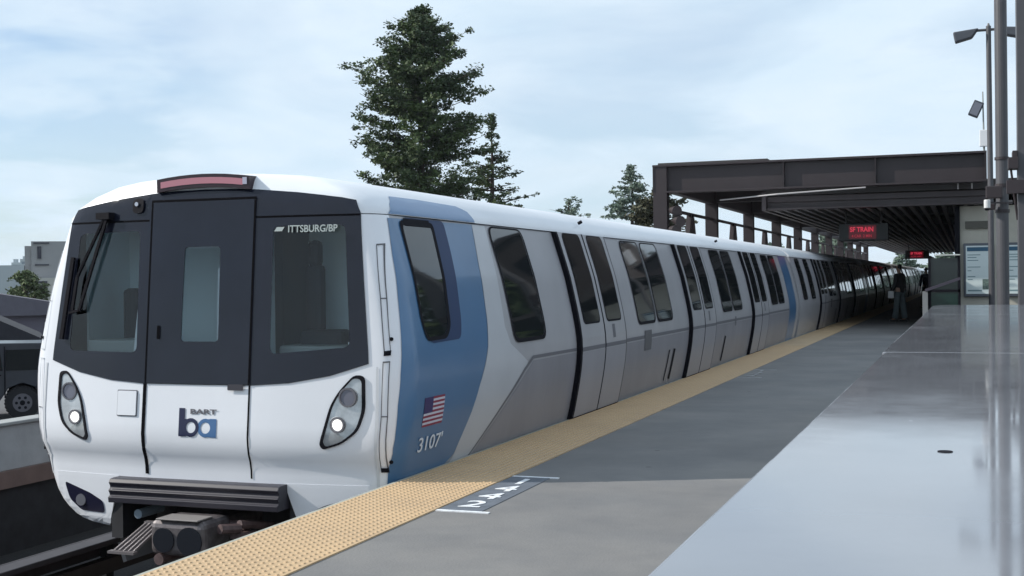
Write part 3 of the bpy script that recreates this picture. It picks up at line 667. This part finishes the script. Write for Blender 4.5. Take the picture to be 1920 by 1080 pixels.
# building under the canopy
bw=thing('station_wall','beige rendered wall block under the canopy end holding the map case','wall',(0,0,0))
boxo('wall',-.17,3.2,cy0+1.1,cy0+7,0,3.28,BEIGE,bw,.01); boxo('dark_recess',-.03,.6,cy0+1.0,cy0+1.1,2.66,2.86,mat('olive',(.09,.085,.07),.6),bw,.01)
boxo('dark_jamb',-.30,-.17,cy0+1.0,cy0+5,0,3.28,BLK,bw)
boxo('added_shade_wall',3.2,3.5,cy0+1.1,Yc,0,3.28,mat('added_shade_wall',(.10,.095,.085),.85,var=.1),bw)  # unseen wall added to close off the right and darken the train side
et=thing('added_dark_tower','dark tower block added out of view to darken the train window reflections','tower',(0,0,0))
boxo('shaft',1.75,5.2,37.5,44,3.96,8.2,mat('tower_brown',(.045,.036,.035),.8,var=.15),et); boxo('tower_cap',1.65,5.3,37.4,44.1,8.2,8.4,BROWN,et); boxo('louvre',2.6,4.2,37.44,37.5,6.2,7.4,BLK,et)  # invented block, out of view, giving the car windows something dark to reflect
def mapcase(x0,x1,label):
    t=thing('map_case',label,'map case',(0,cy0+.98,0),0,'map cases on the beige wall')
    boxo('frame',x0,x1,.0,.12,.80,2.26,mat('case_frame',(.10,.11,.13),.4,metal=.4),t,.02)
    boxo('poster',x0+.06,x1-.06,-.008,.0,.88,2.19,mat('poster',(.60,.68,.68),.3,coat=.5),t)
    boxo('poster_heading',x0+.09,x1-.09,-.012,-.008,2.04,2.15,mat('poster_blue',(.02,.09,.16),.4),t)
    for k,(z,wd) in enumerate([(1.93,.5),(1.86,.35),(1.78,.42),(1.60,.5),(1.50,.15),(1.34,.3),(1.26,.2)]):
        boxo('text_line',x0+.1,x0+.1+wd*(x1-x0-.1),-.011,-.008,z,z+.022,mat('poster_ink',(.16,.25,.27),.6),t)
    boxo('poster_picture',x1-.28,x1-.1,-.011,-.008,1.0,1.28,mat('poster_pic',(.12,.17,.15),.6,var=.6,vscale=30),t)
    boxo('text_line',x0+.1,x1-.3,-.011,-.008,.95,.99,MATS['poster_ink'],t)
    return t
mapcase(-.08,.68,'pale map poster in a steel case on the beige wall, left of the poles')
mapcase(.98,1.74,'map poster case on the beige wall at the right edge, half hidden behind the poles')
# dark glazed enclosure with sloping rail
en=thing('stair_enclosure','dark glazed stair enclosure with handrail left of the beige wall','enclosure',(0,0,0))
GD=mat('tinted_panel',(.012,.018,.018),.12)
ye=31.0
MB().box(-.86,-.80,ye,ye+.08,0,1.86).box(-.2,-.14,ye,ye+.08,0,1.86).box(-.86,-.14,ye,ye+.06,1.0,1.06).box(-.86,-.80,ye,ye+4,1.80,1.86).build('frame',BLK,en)
boxo('glass_panel',-.8,-.2,ye+.02,ye+.05,.05,1.0,mat('green_glass',(.01,.03,.025),.1),en); boxo('glass_panel',-.8,-.2,ye+.02,ye+.05,1.06,1.80,GD,en)
boxo('side_panel',-.855,-.83,ye+.08,ye+9,.05,1.8,GD,en); boxo('top_rail',-.72,-.14,ye-.05,ye+.1,1.86,1.885,mat('pale_rail',(.5,.52,.5),.4),en)
boxo('end_panel',-.99,-.87,ye-.1,ye+.0,0,1.02,mat('grey_panel',(.20,.21,.22),.6),en)
MB().bar((-.9,ye-.4,1.05),(-.14,ye-.3,1.32),.06,.06).bar((-.9,ye-.4,1.05),(-.9,ye+10,1.05),.05,.05).build('handrail',mat('handrail',(.06,.05,.07),.4),en)
struct(boxo('dark_floor_strip',-1.32,-1.12,16,34,0,.012,BLK))  # thin dark strip on the platform floor
# LED departure signs
def led(y,label):
    t=thing('departure_sign',label,'departure sign',(-2.84,y,2.70),0,'red LED signs hanging from the canopy ceiling')
    boxo('housing',-.70,.70,-.12,.12,-.26,.26,SIGNB,t,.02)
    for x in (-.5,.5): MB().tube((x,0,.26),(x,0,.62),.02).build('hanger',SIGNB,t)
    RG=Matrix.Rotation(R(90),4,'X')
    boxo('display',-.42,.36,-.126,-.12,-.20,.20,mat('led_back',(.02,.0,.004),.3,emit=(.5,.0,.03),estr=.10),t)
    text('SF TRAIN',.19,'display_text',LEDR,t,Matrix.Translation((-.05,-.13,.07))@RG,.006,.86)
    text('4 CAR  2 MIN',.115,'display_text',mat('led_red_dim',(.05,0,0),.5,emit=(1,.07,.13),estr=.3),t,Matrix.Translation((-.05,-.13,-.12))@RG,.002,.85)
led(38,'nearer red LED departure sign hanging under the canopy'); led(80,'farther and smaller red LED departure sign under the canopy')
# ------------------------------------------------------------------ poles at right
def pole(x,y,w_,h,label,round_=False):
    t=thing('steel_pole',label,'pole',(x,y,0),0,'tall steel poles beyond the ledge')
    if round_: MB().tube((0,0,0),(0,0,h),w_/2,n=18).build('shaft',POLEM,t,smooth=False)
    else: MB().box(-w_/2,w_/2,-w_/2,w_/2,0,h).build('shaft',POLEM,t,.01)
    return t
lampp=thing('lamp_post','tall slim lamp post with two lamp heads rising by the canopy end','lamp post',(.58,33,0))
MB().tube((0,0,0),(-.02,0,7.55),.075,.06,n=14).build('post',POLEM,lampp); MB().tube((-.02,0,7.5),(-.02,0,7.62),.05,.02).tube((-.45,0,7.46),(.45,0,7.46),.035).build('arm',POLEM,lampp)
for s in (-1,1):
    MB().add([(s*.25,-.15,7.50),(s*.85,-.15,7.44),(s*.85,.15,7.44),(s*.25,.15,7.50),(s*.40,-.15,7.28),(s*.80,-.15,7.18),(s*.80,.15,7.18),(s*.40,.15,7.28)],[(0,1,2,3),(7,6,5,4),(0,4,5,1),(1,5,6,2),(2,6,7,3),(3,7,4,0)]).build('lamp_head',mat('lamp_head',(.06,.065,.08),.4),lampp,.03)
p1=pole(.61,24,.215,8.2,'thick round pole passing out of the top of the photo, right of the lamp post',True)
p2=pole(.89,20.0,.34,8,'widest square pole at the right edge of the photo')
for a_,b_ in ((2.95,3.02),(3.45,3.5),(2.5,2.56)): MB().tube((0,0,a_),(0,0,b_),.125,n=18).build('band',BROWN,p1)
MB().box(-.28,.0,-.28,-.17,2.75,2.97).box(-.30,-.12,-.2,-.1,2.55,2.66).build('clamp',BROWN,p1,.015)
MB().box(-.33,.1,-.3,-.17,2.58,2.78).box(-.30,-.16,-.25,.1,2.95,3.12).box(-.24,-.17,-.2,.15,3.0,3.22).tube((-.26,-.1,2.95),(-.17,0,2.2),.018).build('clamp',BROWN,p2,.015)
cmr=thing('dome_camera','small white dome camera clamped to the lamp post beside the beige wall','camera',(.35,23.6,2.62))
MB().tube((0,0,-.05),(0,0,.10),.055,n=14).build('housing',mat('cam_white',(.6,.6,.6),.3),cmr,.01); MB().tube((0,0,-.09),(0,0,-.05),.03,.05,n=14).build('dome',BLK,cmr); MB().bar((0,0,.05),(.42,.3,.05),.03,.03).build('bracket',BROWN,cmr)
ms=thing('signal_mast','thin mast with tilted floodlight and white box on the canopy beam','mast',(.44,cy0+.1,4.66))
MB().tube((.02,0,0),(0,0,1.58),.028,.015).build('mast_pole',mat('mast_grey',(.25,.27,.27),.5),ms); boxo('white_box',-.09,.13,-.14,-.04,.12,.56,mat('box_white',(.66,.67,.70),.4),ms,.015)
fl_=MB().box(-.13,.13,-.09,.09,-.21,.21).build('floodlight',mat('flood',(.03,.035,.05),.3),ms,.02); fl_.location=(-.17,0,1.13); fl_.rotation_euler=(0,R(25),0)
fp=MB().box(-.1,.1,-.096,-.09,-.17,.17).build('reflector_face',mat('flood_face',(.15,.16,.2),.25),fl_); MB().tube((-.05,0,1.2),(.0,0,1.2),.02).build('bracket',BLK,ms)

# ------------------------------------------------------------------ people
def skin(name,chains,m,parent,sub=1):
    vs=[];es=[];rs=[]
    idx={}
    for ch in chains:
        prev=None
        for p,r in ch:
            key=tuple(round(c,4) for c in p)
            if key not in idx: idx[key]=len(vs); vs.append(p); rs.append(r if isinstance(r,tuple) else (r,r))
            i=idx[key]
            if prev is not None: es.append((prev,i))
            prev=i
    me=bpy.data.meshes.new(name); me.from_pydata(vs,es,[]); o=bpy.data.objects.new(name,me); COL.objects.link(o)
    o.modifiers.new('s','SKIN'); 
    if not me.skin_vertices: me.update()
    try: sv=me.skin_vertices[0].data
    except Exception:
        bm=bmesh.new(); bm.from_mesh(me); bm.verts.layers.skin.verify(); bm.to_mesh(me); bm.free(); sv=me.skin_vertices[0].data
    for i,r in enumerate(rs): sv[i].radius=r
    sv[0].use_root=True
    u=o.modifiers.new('u','SUBSURF'); u.levels=sub; u.render_levels=sub
    dg=bpy.context.evaluated_depsgraph_get(); dg.update(); nm=bpy.data.meshes.new_from_object(o.evaluated_get(dg)); bpy.data.objects.remove(o)
    return link(name,nm,m,parent,True)
SKIN=mat('skin',(.35,.21,.15),.55)
def person(name_label,loc,rz,jm,pm,hat=None,turn=0):
    hip=(0,0,.95)
    def leg(s,y): return [(hip,(.12,.10)),((s*.10,0,.90),(.095,.10)),((s*.11,y*.3+.01,.50),.06),((s*.12,y,.09),.04),((s*.13,y-.13,.035),(.04,.03))]
    def arm(s,ex,hz): return [((0,0,1.38),(.10,.09)),((s*.17,0,1.40),.06),((s*.24,ex*.3+.02,1.12),.045),((s*.22,ex-.08,hz),.032),((s*.215,ex-.10,hz-.07),(.02,.035))]
    def fingers(s,ex,hz):
        out=[]; b0=((s*.215,ex-.10,hz-.07),(.02,.035))
        for k in range(4): out.append([b0,((s*.213,ex-.125+k*.018,hz-.12),.009),((s*.205,ex-.125+k*.018,hz-.155-.008*(k in(1,2))),.008)])
        out.append([b0,((s*.19,ex-.145,hz-.09),.01),((s*.18,ex-.15,hz-.12),.009)]); return out
    spine=[(hip,(.12,.10)),((0,.0,1.15),(.14,.10)),((0,0,1.38),(.10,.09)),((0,-.01,1.50),.05),((0,-.03,1.58),(.055,.06)),((0,-.035,1.655),(.07,.085)),((0,-.03,1.72),(.055,.07))]
    t=thing('person',name_label,'person',loc,rz)
    b=skin('body',[spine,leg(-1,.10),leg(1,-.10),arm(-1,-.02,.88),arm(1,-.06,.90)]+fingers(-1,-.02,.88)+fingers(1,-.06,.90),SKIN,t,2)
    skin('jacket',[[((0,0,.80),(.15,.12)),((0,0,.93),(.165,.13)),((0,.01,1.15),(.18,.14)),((0,.01,1.36),(.15,.12)),((0,0,1.47),(.07,.07))],[((0,.01,1.36),(.15,.12)),((-.18,0,1.40),.085),((-.25,.01,1.12),.07),((-.225,-.08,.92),.055)],[((0,.01,1.36),(.15,.12)),((.18,0,1.40),.085),((.25,.0,1.12),.07),((.225,-.12,.94),.055)]],jm,t,2)
    skin('trousers',[[((0,0,.98),(.14,.12)),((-.10,0,.86),(.11,.11)),((-.115,.04,.5),.095),((-.12,.10,.07),.10)],[((0,0,.98),(.14,.12)),((.10,0,.86),(.11,.11)),((.115,-.03,.5),.095),((.12,-.10,.07),.10)]],pm,t,2)
    skin('hair',[[((0,.0,1.60),(.06,.055)),((0,.01,1.68),(.088,.085)),((0,-.02,1.745),(.07,.075))]],mat('hair',(.015,.012,.012),.7),t,2)
    fc=MB(); fc.add([(-.012,-.125,1.64),(.012,-.125,1.64),(0,-.15,1.635),(0,-.12,1.68)],[(0,2,3),(2,1,3),(0,1,2)]).build('nose',SKIN,t)
    for s in (-1,1):
        MB().tube((s*.03,-.112,1.67),(s*.03,-.124,1.67),.009,n=8).build('eye',BLK,t); MB().box(s*.082-.012,s*.082+.012,-.04,-.015,1.63,1.69).build('ear',SKIN,t,.006)
        MB().box(s*.125-.05,s*.125+.05,-s*.10-.17,-s*.10+.09,0,.07).build('shoe',mat('shoe',(.02,.02,.02),.6),t,.025)
    return t
pj=mat('jacket_black',(.008,.008,.011),.8,var=.3); pt=mat('trousers_grey',(.085,.11,.12),.85,var=.2,vscale=8)
pa=person('person in black jacket and wide grey trousers waiting on the platform holding a white bag',(-1.93,39.7,0),R(-118),pj,pt)
bgp=thing('paper_bag','small white bag hanging from the hand of the person in black','bag',(-2.17,39.45,.72))
MB().add([(-.09,-.05,.0),(.09,-.05,.0),(.09,.05,.0),(-.09,.05,.0),(-.08,-.04,.22),(.08,-.04,.22),(.08,.04,.22),(-.08,.04,.22)],[(0,3,2,1),(4,5,6,7),(0,1,5,4),(1,2,6,5),(2,3,7,6),(3,0,4,7)]).build('sack',mat('bag_white',(.6,.6,.6),.6),bgp,.02); MB().tube((-.04,0,.2),(0,0,.29),.006).tube((.04,0,.2),(0,0,.29),.006).build('bag_handle',BLK,bgp)
pb=person('person in dark navy coat far away beside the stair enclosure',(-1.63,56,0),R(200),mat('coat_navy',(.012,.014,.04),.8),mat('trousers_dark',(.02,.02,.03),.85))

# ------------------------------------------------------------------ trees
LF=mat('foliage_conifer',(.075,.115,.030),.7,col2=(.018,.036,.016),vscale=.55,detail=3); LF2=mat('foliage_hazed',(.12,.165,.125),.8,var=.3,vscale=1)  # far foliage paler: distance haze put into the leaf colour
LF3=mat('foliage_brown_green',(.055,.055,.028),.8,var=.4,vscale=1); BARK=mat('bark',(.05,.035,.03),.9,var=.3)
def leafmb(mb,p,n,r,sz,rng,flat=.6):
    for _ in range(n):
        a=rng.uniform(0,6.283); zz=rng.uniform(-1,1); rr=r*rng.random()**.45; q=math.sqrt(1-zz*zz)
        c=Vector((p[0]+rr*q*math.cos(a),p[1]+rr*q*math.sin(a),p[2]+rr*zz*flat))
        d1=Vector((rng.gauss(0,1),rng.gauss(0,1),rng.gauss(0,.6))).normalized(); d2=d1.orthogonal().normalized()
        d2=(Matrix.Rotation(rng.uniform(0,6.28),3,d1)@d2)
        s1=sz*rng.uniform(.6,1.3); s2=s1*rng.uniform(.3,.6)
        b=len(mb.v); mb.v+=[tuple(c-d1*s1),tuple(c+d2*s2),tuple(c+d1*s1),tuple(c-d2*s2)]; mb.f.append((b,b+1,b+2,b+3)); mb.mi.append(0)
def tree(name,label,loc,top,prof,nb,m,rng,leafs=46,sz=.16,clump=.55,tr=.38,group=None,droop=.15,z0=0.0,tuftp=1.0,trunk_m=BARK,branch_r=.05):
    t=thing(name,label,'tree',loc,0,group)
    H=top; tk=MB(); 
    segs=8
    for k in range(segs):
        a=H*k/segs; b_=H*(k+1)/segs; tk.tube((math.sin(a*.7)*.06,0,a),(math.sin(b_*.7)*.06,0,b_),tr*(1-a/H)+.02,tr*(1-b_/H)+.015,n=8,cap=False)
    lm=MB()
    zs=[p[0] for p in prof]; rs=[p[1] for p in prof]
    for k in range(nb):
        f=rng.random()**.85; z=z0+(H-z0)*f; rmax=float(np.interp(z,zs,rs))
        az=rng.uniform(0,6.283); ln=rmax*rng.uniform(.55,1.08)
        # lumpy outline: lobes by azimuth and height
        ln*=.90+.08*math.sin(az*3+z*1.9)+.06*math.sin(az*5-z*2.7)
        ln=max(.25,ln)
        up=rng.uniform(-.05,.35)-droop
        e=Vector((math.cos(az)*ln,math.sin(az)*ln,z+up*ln))
        tk.tube((0,0,z),tuple(e),branch_r*(1-f*.6),.012,n=5,cap=False)
        st=.25 if ln>1.2 else .1
        ncl=max(2,int(ln/ (clump*.85)))
        for j in range(ncl):
            g_=st+(1-st)*(j+rng.random()*.8)/ncl
            if rng.random()>tuftp: continue
            p=Vector((0,0,z)).lerp(e,g_)+Vector((rng.gauss(0,.14),rng.gauss(0,.14),rng.gauss(0,.10)))*clump*1.6
            leafmb(lm,p,leafs,clump*rng.uniform(.55,1.1),sz,rng,.55)
    tk.build('trunk',trunk_m,t)
    me=bpy.data.meshes.new('crown'); me.from_pydata(lm.v,[],lm.f); link('crown',me,m,t)
    return t
rng=random.Random(11)
gz=-1.9
def Z(z): return z-gz
tree('conifer_tree','tall dense dark green conifer rising behind the leading car',(-33.0,73.3,gz),Z(18.9),[(Z(2),4.6),(Z(7.0),4.8),(Z(9.5),4.9),(Z(12),4.8),(Z(14),4.4),(Z(15.3),3.8),(Z(16.6),3.0),(Z(17.5),2.1),(Z(18.3),1.1),(Z(18.9),.3)],320,LF,rng,leafs=46,sz=.13,clump=.62,z0=Z(4.5),tuftp=.8,droop=-.12)
tree('conifer_tree','thinner ragged conifer with bare spiky branches right of the tall one',(-30.9,80.6,gz),Z(13.0),[(Z(3),4.6),(Z(6.5),3.9),(Z(8.5),2.7),(Z(10),1.5),(Z(12),.7),(Z(13),.2)],120,LF,rng,leafs=13,sz=.12,clump=.32,z0=Z(5.0),tuftp=.7,droop=.05,branch_r=.06)
tree('pine_tree','pale distant pine with sparse crown left of the canopy',(-30.3,116.8,gz),Z(12.4),[(Z(4),3.4),(Z(8),2.9),(Z(10),2.2),(Z(12.4),.5)],110,LF2,rng,leafs=14,sz=.18,clump=.45,z0=Z(5),tuftp=.7)
tree('broadleaf_tree','brown green tree close behind the leftmost canopy column',(-17.2,72.5,gz),Z(6.6),[(Z(1),2.2),(Z(4),2.4),(Z(5.5),1.9),(Z(6.6),.6)],80,LF3,rng,leafs=30,sz=.15,clump=.45,z0=Z(1.0),droop=-.1)
tree('broadleaf_tree','sparse tree top just showing above the train roof',(-33.1,105.2,gz),Z(8.5),[(Z(4),2.6),(Z(7),2.2),(Z(8.5),.8)],40,LF2,rng,leafs=14,sz=.16,clump=.4,z0=Z(5),droop=-.2,tuftp=.6)
tree('broadleaf_tree','round bushy green tree in front of the concrete tower at far left',(-53.4,60.3,gz),Z(2.1),[(Z(-1.5),1.6),(Z(0),2.0),(Z(1.2),1.6),(Z(2.1),.5)],70,mat('foliage_round',(.085,.115,.045),.8,var=.4,vscale=1.2),rng,leafs=36,sz=.12,clump=.45,z0=Z(-1.2),droop=-.2)
# trees on the street right of the platform: they show as reflections in the train windows
pr=tree('street_tree','street tree beyond the platform at the right, outside the photo',(19,9,gz),Z(4.2),[(Z(0),3.0),(Z(2.5),3.0),(Z(4.2),.8)],60,LF,rng,leafs=26,sz=.22,clump=.7,z0=Z(-.5),droop=-.2,group='street trees right of the station')
for k,(x,y,s) in enumerate([(17,16,.8),(20,25,1.1),(18,36,.9),(21,50,1.2),(17,3,1.15),(23,66,1.2)]):
    c=copytree(pr); c.location=(x,y,gz); c.scale=(s,s,s); c.rotation_euler=(0,0,k*1.3)
for k,(x,y,s) in enumerate([(15,63,2.3),(20,74,2.7),(26,66,2.4),(17,90,2.9)]):
    c=copytree(pr); c.location=(x,y,gz); c.scale=(s,s,s*.95); c.rotation_euler=(0,0,k*2.1)
ft=tree('distant_tree','dark tree on the far left skyline beyond the canopy end',(-18,190,gz),Z(7),[(Z(0),4.5),(Z(4),4.5),(Z(7),1.2)],60,LF2,rng,leafs=30,sz=.35,clump=.9,z0=Z(-.5),group='skyline trees beyond the canopy')
for k,(x,y,s) in enumerate([(-10,215,.8),(-24,230,1.2),(-3,200,.75),(4,210,.85),(-34,240,1.1)]):
    c=copytree(ft); c.location=(x,y,gz); c.scale=(s,s,s); c.rotation_euler=(0,0,k)
    c['label']='dark tree on the skyline beyond the canopy end'
ft['label']='dark tree on the skyline beyond the canopy end'
# green bank at the platform end
struct(boxo('far_bank',-3.0,30,185,190,-1.9,3.2,mat('bank_green',(.055,.085,.075),.9,var=.2,vscale=.3)))
for o in bpy.data.objects:
    if o.get('group')=='street trees right of the station': o['label']='street tree beyond the platform at the right, outside the photo'

# ------------------------------------------------------------------ far left: buildings and vehicle
def windows(mb,x0,x1,z0,z1,y): mb.box(x0,x1,y-.05,y+.02,z0,z1)
tw=thing('concrete_tower','grey beige concrete tower with dark narrow windows at far left','building',(-76.6,89.2,gz),R(40))
TC=mat('tower_concrete',(.30,.30,.31),.9,var=.08,vscale=.4)
boxo('tower_wall',-1.2,1.9,0,6,0,7.3,TC,tw); boxo('side_wing',-1.75,-1.2,.4,5,0,6.9,TC,tw); boxo('low_block',-1.15,1.9,-1.2,0,0,4.05,mat('low_block',(.46,.45,.42),.9,var=.08),tw); boxo('low_wing',-4.2,-1.8,.3,5,0,5.2,mat('low_wing',(.40,.44,.47),.9),tw)
for (x0,x1,z0,z1,y) in ((-.7,-.36,5.75,6.85,-.02),(-.9,.25,5.15,5.27,-.02),(-1.0,.3,7.08,7.2,-.02),(-.6,.1,2.4,3.4,-1.22),(-.8,.1,3.62,3.75,-1.22)):
    fr_=boxo('window_frame',x0-.05,x1+.05,y-.03,y+.03,z0-.05,z1+.05,TC,tw); boxo('window',x0,x1,y-.06,y-.02,z0,z1,mat('win_dark',(.02,.02,.035),.2),tw)
def tower(x,y,w_,h,c,label,rz=R(42)):
    t=thing('high_rise',label,'high-rise',(x,y,gz),rz,'hazy high-rise blocks on the left horizon')
    boxo('facade',-w_/2,w_/2,0,w_,0,h,mat('hr%d'%int(c*100),(c*.9,c,c*1.06),.8,var=.05,vscale=.1),t)  # pale bluish facade: distance haze put into the colour
    boxo('roof_plant',-w_*.3,w_*.2,w_*.2,w_*.6,h,h+1.6,mat('hr%d'%int(c*100),(c,c,c)),t)
    m=MB()
    for k in range(int(h/3.6)): m.box(-w_/2+.4,w_/2-.4,-.05,.02,1.8+k*3.6,3.2+k*3.6)
    m.build('window_bands',mat('hr_win',(.16,.20,.24),.3),t); return t
tower(-431,481.5,4.6,15.2,.5,'pale hazy high-rise second from the left horizon edge'); tower(-497,563.5,7.2,19,.42,'wide blue grey high-rise nearest the concrete tower')
tower(-442,476,4.5,12.8,.4,'short pale high-rise at the left photo edge')
def house(loc,rz,w_,dp,h,rh,wm,rm,label,ridge_x=True):
    t=thing('house',label,'house',loc,rz)
    boxo('wall',-w_/2,w_/2,0,dp,0,h,wm,t)
    o_=.35; MB().add([(-w_/2-o_,-o_,h-.1),(w_/2+o_,-o_,h-.1),(w_/2+o_,dp+o_,h-.1),(-w_/2-o_,dp+o_,h-.1),(0,-o_,h+rh),(0,dp+o_,h+rh)],[(0,1,4),(1,2,5,4),(2,3,5),(3,0,4,5),(0,3,2,1)]).build('roof',rm,t)
    for x in (-w_*.28,w_*.22):
        f=boxo('window',x-.45,x+.45,-.06,.02,h*.42,h*.78,mat('house_frame',(.5,.5,.5),.6),t); boxo('pane',x-.38,x+.38,-.08,-.06,h*.45,h*.75,mat('win_dark',(.02,.02,.035),.2),f)
    return t
house((-33.4,32.1,-1.9),R(42),8.0,7,1.55,2.0,mat('house_grey',(.17,.17,.19),.9,var=.1),mat('roof_dark',(.018,.018,.026),.8,var=.2),'grey house with dark gable roof behind the parked vehicle')
house((-43.6,47.6,-1.9),R(42),11,6,2.0,.95,mat('house_purple',(.13,.12,.15),.9),mat('roof_grey',(.11,.105,.13),.85,var=.1),'low grey roofed house behind the dark gable')
house((-101.5,111.9,-1.9),R(42),14,6,3.2,.7,mat('house_beige',(.42,.39,.34),.9),mat('roof_beige',(.25,.24,.22),.85),'beige house at the left photo edge below the high-rises')
# parked vehicle
sv=thing('parked_suv','dark grey off-road vehicle with chunky tyres parked beyond the wall','suv',(-20.72,23.28,-1.7),R(41))
SUVP=mat('suv_paint',(.022,.027,.038),.35,coat=.3,var=.2,vscale=3)
prof=[(.75,.55),(.82,.80),(.80,1.10),(.72,1.68),(.60,1.76),(-1.9,1.80),(-2.15,1.72),(-2.75,1.18),(-3.75,1.08),(-3.95,.95),(-4.0,.5),(-3.35,.45)]+[( -3.05+.46*math.cos(a),.38+.46*math.sin(a)) for a in [R(x) for x in (165,130,90,50,15)]][::1]+[(-2.5,.42),(-.5,.42)]+[(.46*math.cos(a),.38+.46*math.sin(a)) for a in [R(x) for x in (165,130,90,50,15)]]+[(.5,.45)]
bmx=MB(); n=len(prof)
bmx.add([(x,0.02,z) for x,z in prof]+[(x,1.78,z) for x,z in prof],[tuple(range(n)),tuple(range(n,2*n))]+[(i,(i+1)%n,n+(i+1)%n,n+i) for i in range(n)]); sb_=bmx.build('body',SUVP,sv,.03)
for (a,b_,c_,d_) in ((.62,-.35,1.14,1.62),(-.42,-1.25,1.14,1.64),(-1.32,-2.1,1.14,1.62)):
    wv=MB().add([(a,.0,c_),(b_,.0,c_),(b_,.02,d_),(a-.06,.02,d_)],[(0,1,2,3)]); 
    wv=MB().add([(a,-.003,c_),(b_,-.003,c_),(b_,-.003,d_),(a-.06,-.003,d_),(a,.02,c_),(b_,.02,c_),(b_,.02,d_),(a-.06,.02,d_)],[(0,1,2,3),(7,6,5,4),(0,4,5,1),(1,5,6,2),(2,6,7,3),(3,7,4,0)]).build('side_window',WGLS,sv)
MB().box(-.39,-.36,-.004,.02,.5,1.7).box(-1.29,-1.26,-.004,.02,.5,1.7).build('door_gap',BLK,sv)
MB().box(-.6,-.45,-.03,.01,1.02,1.05).box(-1.5,-1.35,-.03,.01,1.02,1.05).build('door_handle',BLK,sv); MB().box(-2.5,-.5,-.06,.1,.36,.44).build('running_board',BLK,sv,.01)
MB().box(.74,.84,.05,1.75,.52,.72).build('rear_bumper',BLK,sv,.02); boxo('tail_light',.72,.80,.0,.14,.95,1.3,mat('tail_red',(.2,.01,.01),.3),sv)
for cx_ in (0,-3.05):
    for yy in (.0,1.58):
        wl=MB(); rr=.39
        for k in range(28):
            a=k*2*math.pi/28; 
            wl.bar((cx_+.35*math.cos(a),yy-.0,.38+.35*math.sin(a)),(cx_+rr*math.cos(a+.03),yy-.0,.38+rr*math.sin(a+.03)),.05,.05)
            wl.bar((cx_+.36*math.cos(a+.1),yy+.12,.38+.36*math.sin(a+.1)),(cx_+rr*math.cos(a+.13),yy+.12,.38+rr*math.sin(a+.13)),.05,.08)
        wl.tube((cx_,yy-.02,.38),(cx_,yy+.22,.38),.355,n=28)
        wh_=wl.build('wheel',mat('tyre',(.012,.012,.015),.9),sv)
        MB().tube((cx_,yy-.035,.38),(cx_,yy-.015,.38),.215,n=24).build('rim',mat('rim_grey',(.13,.13,.15),.4,metal=.6),wh_)
        hb=MB().tube((cx_,yy-.045,.38),(cx_,yy-.03,.38),.06,n=12)
        for k in range(6):
            a=k*math.pi/3; hb.tube((cx_+.13*math.cos(a),yy-.04,.38+.13*math.sin(a)),(cx_+.13*math.cos(a),yy-.034,.38+.13*math.sin(a)),.035,n=8)
        hb.build('hub',BLK,wh_)

# ------------------------------------------------------------------ air
hz=boxo('haze',-900,700,-100,1200,-3.4,30,[])
hm=bpy.data.materials.new('haze_air'); hm.use_nodes=True; ht=hm.node_tree; ht.nodes.clear()
ho=ht.nodes.new('ShaderNodeOutputMaterial'); hv=ht.nodes.new('ShaderNodeVolumePrincipled'); hv.inputs['Density'].default_value=.00013; hv.inputs['Color'].default_value=(.82,.90,.97,1); hv.inputs['Anisotropy'].default_value=.2
ht.links.new(hv.outputs[0],ho.inputs['Volume']); hz.data.materials.append(hm); tag(hz,'thin pale haze in the air over the whole place','haze',kind='stuff')
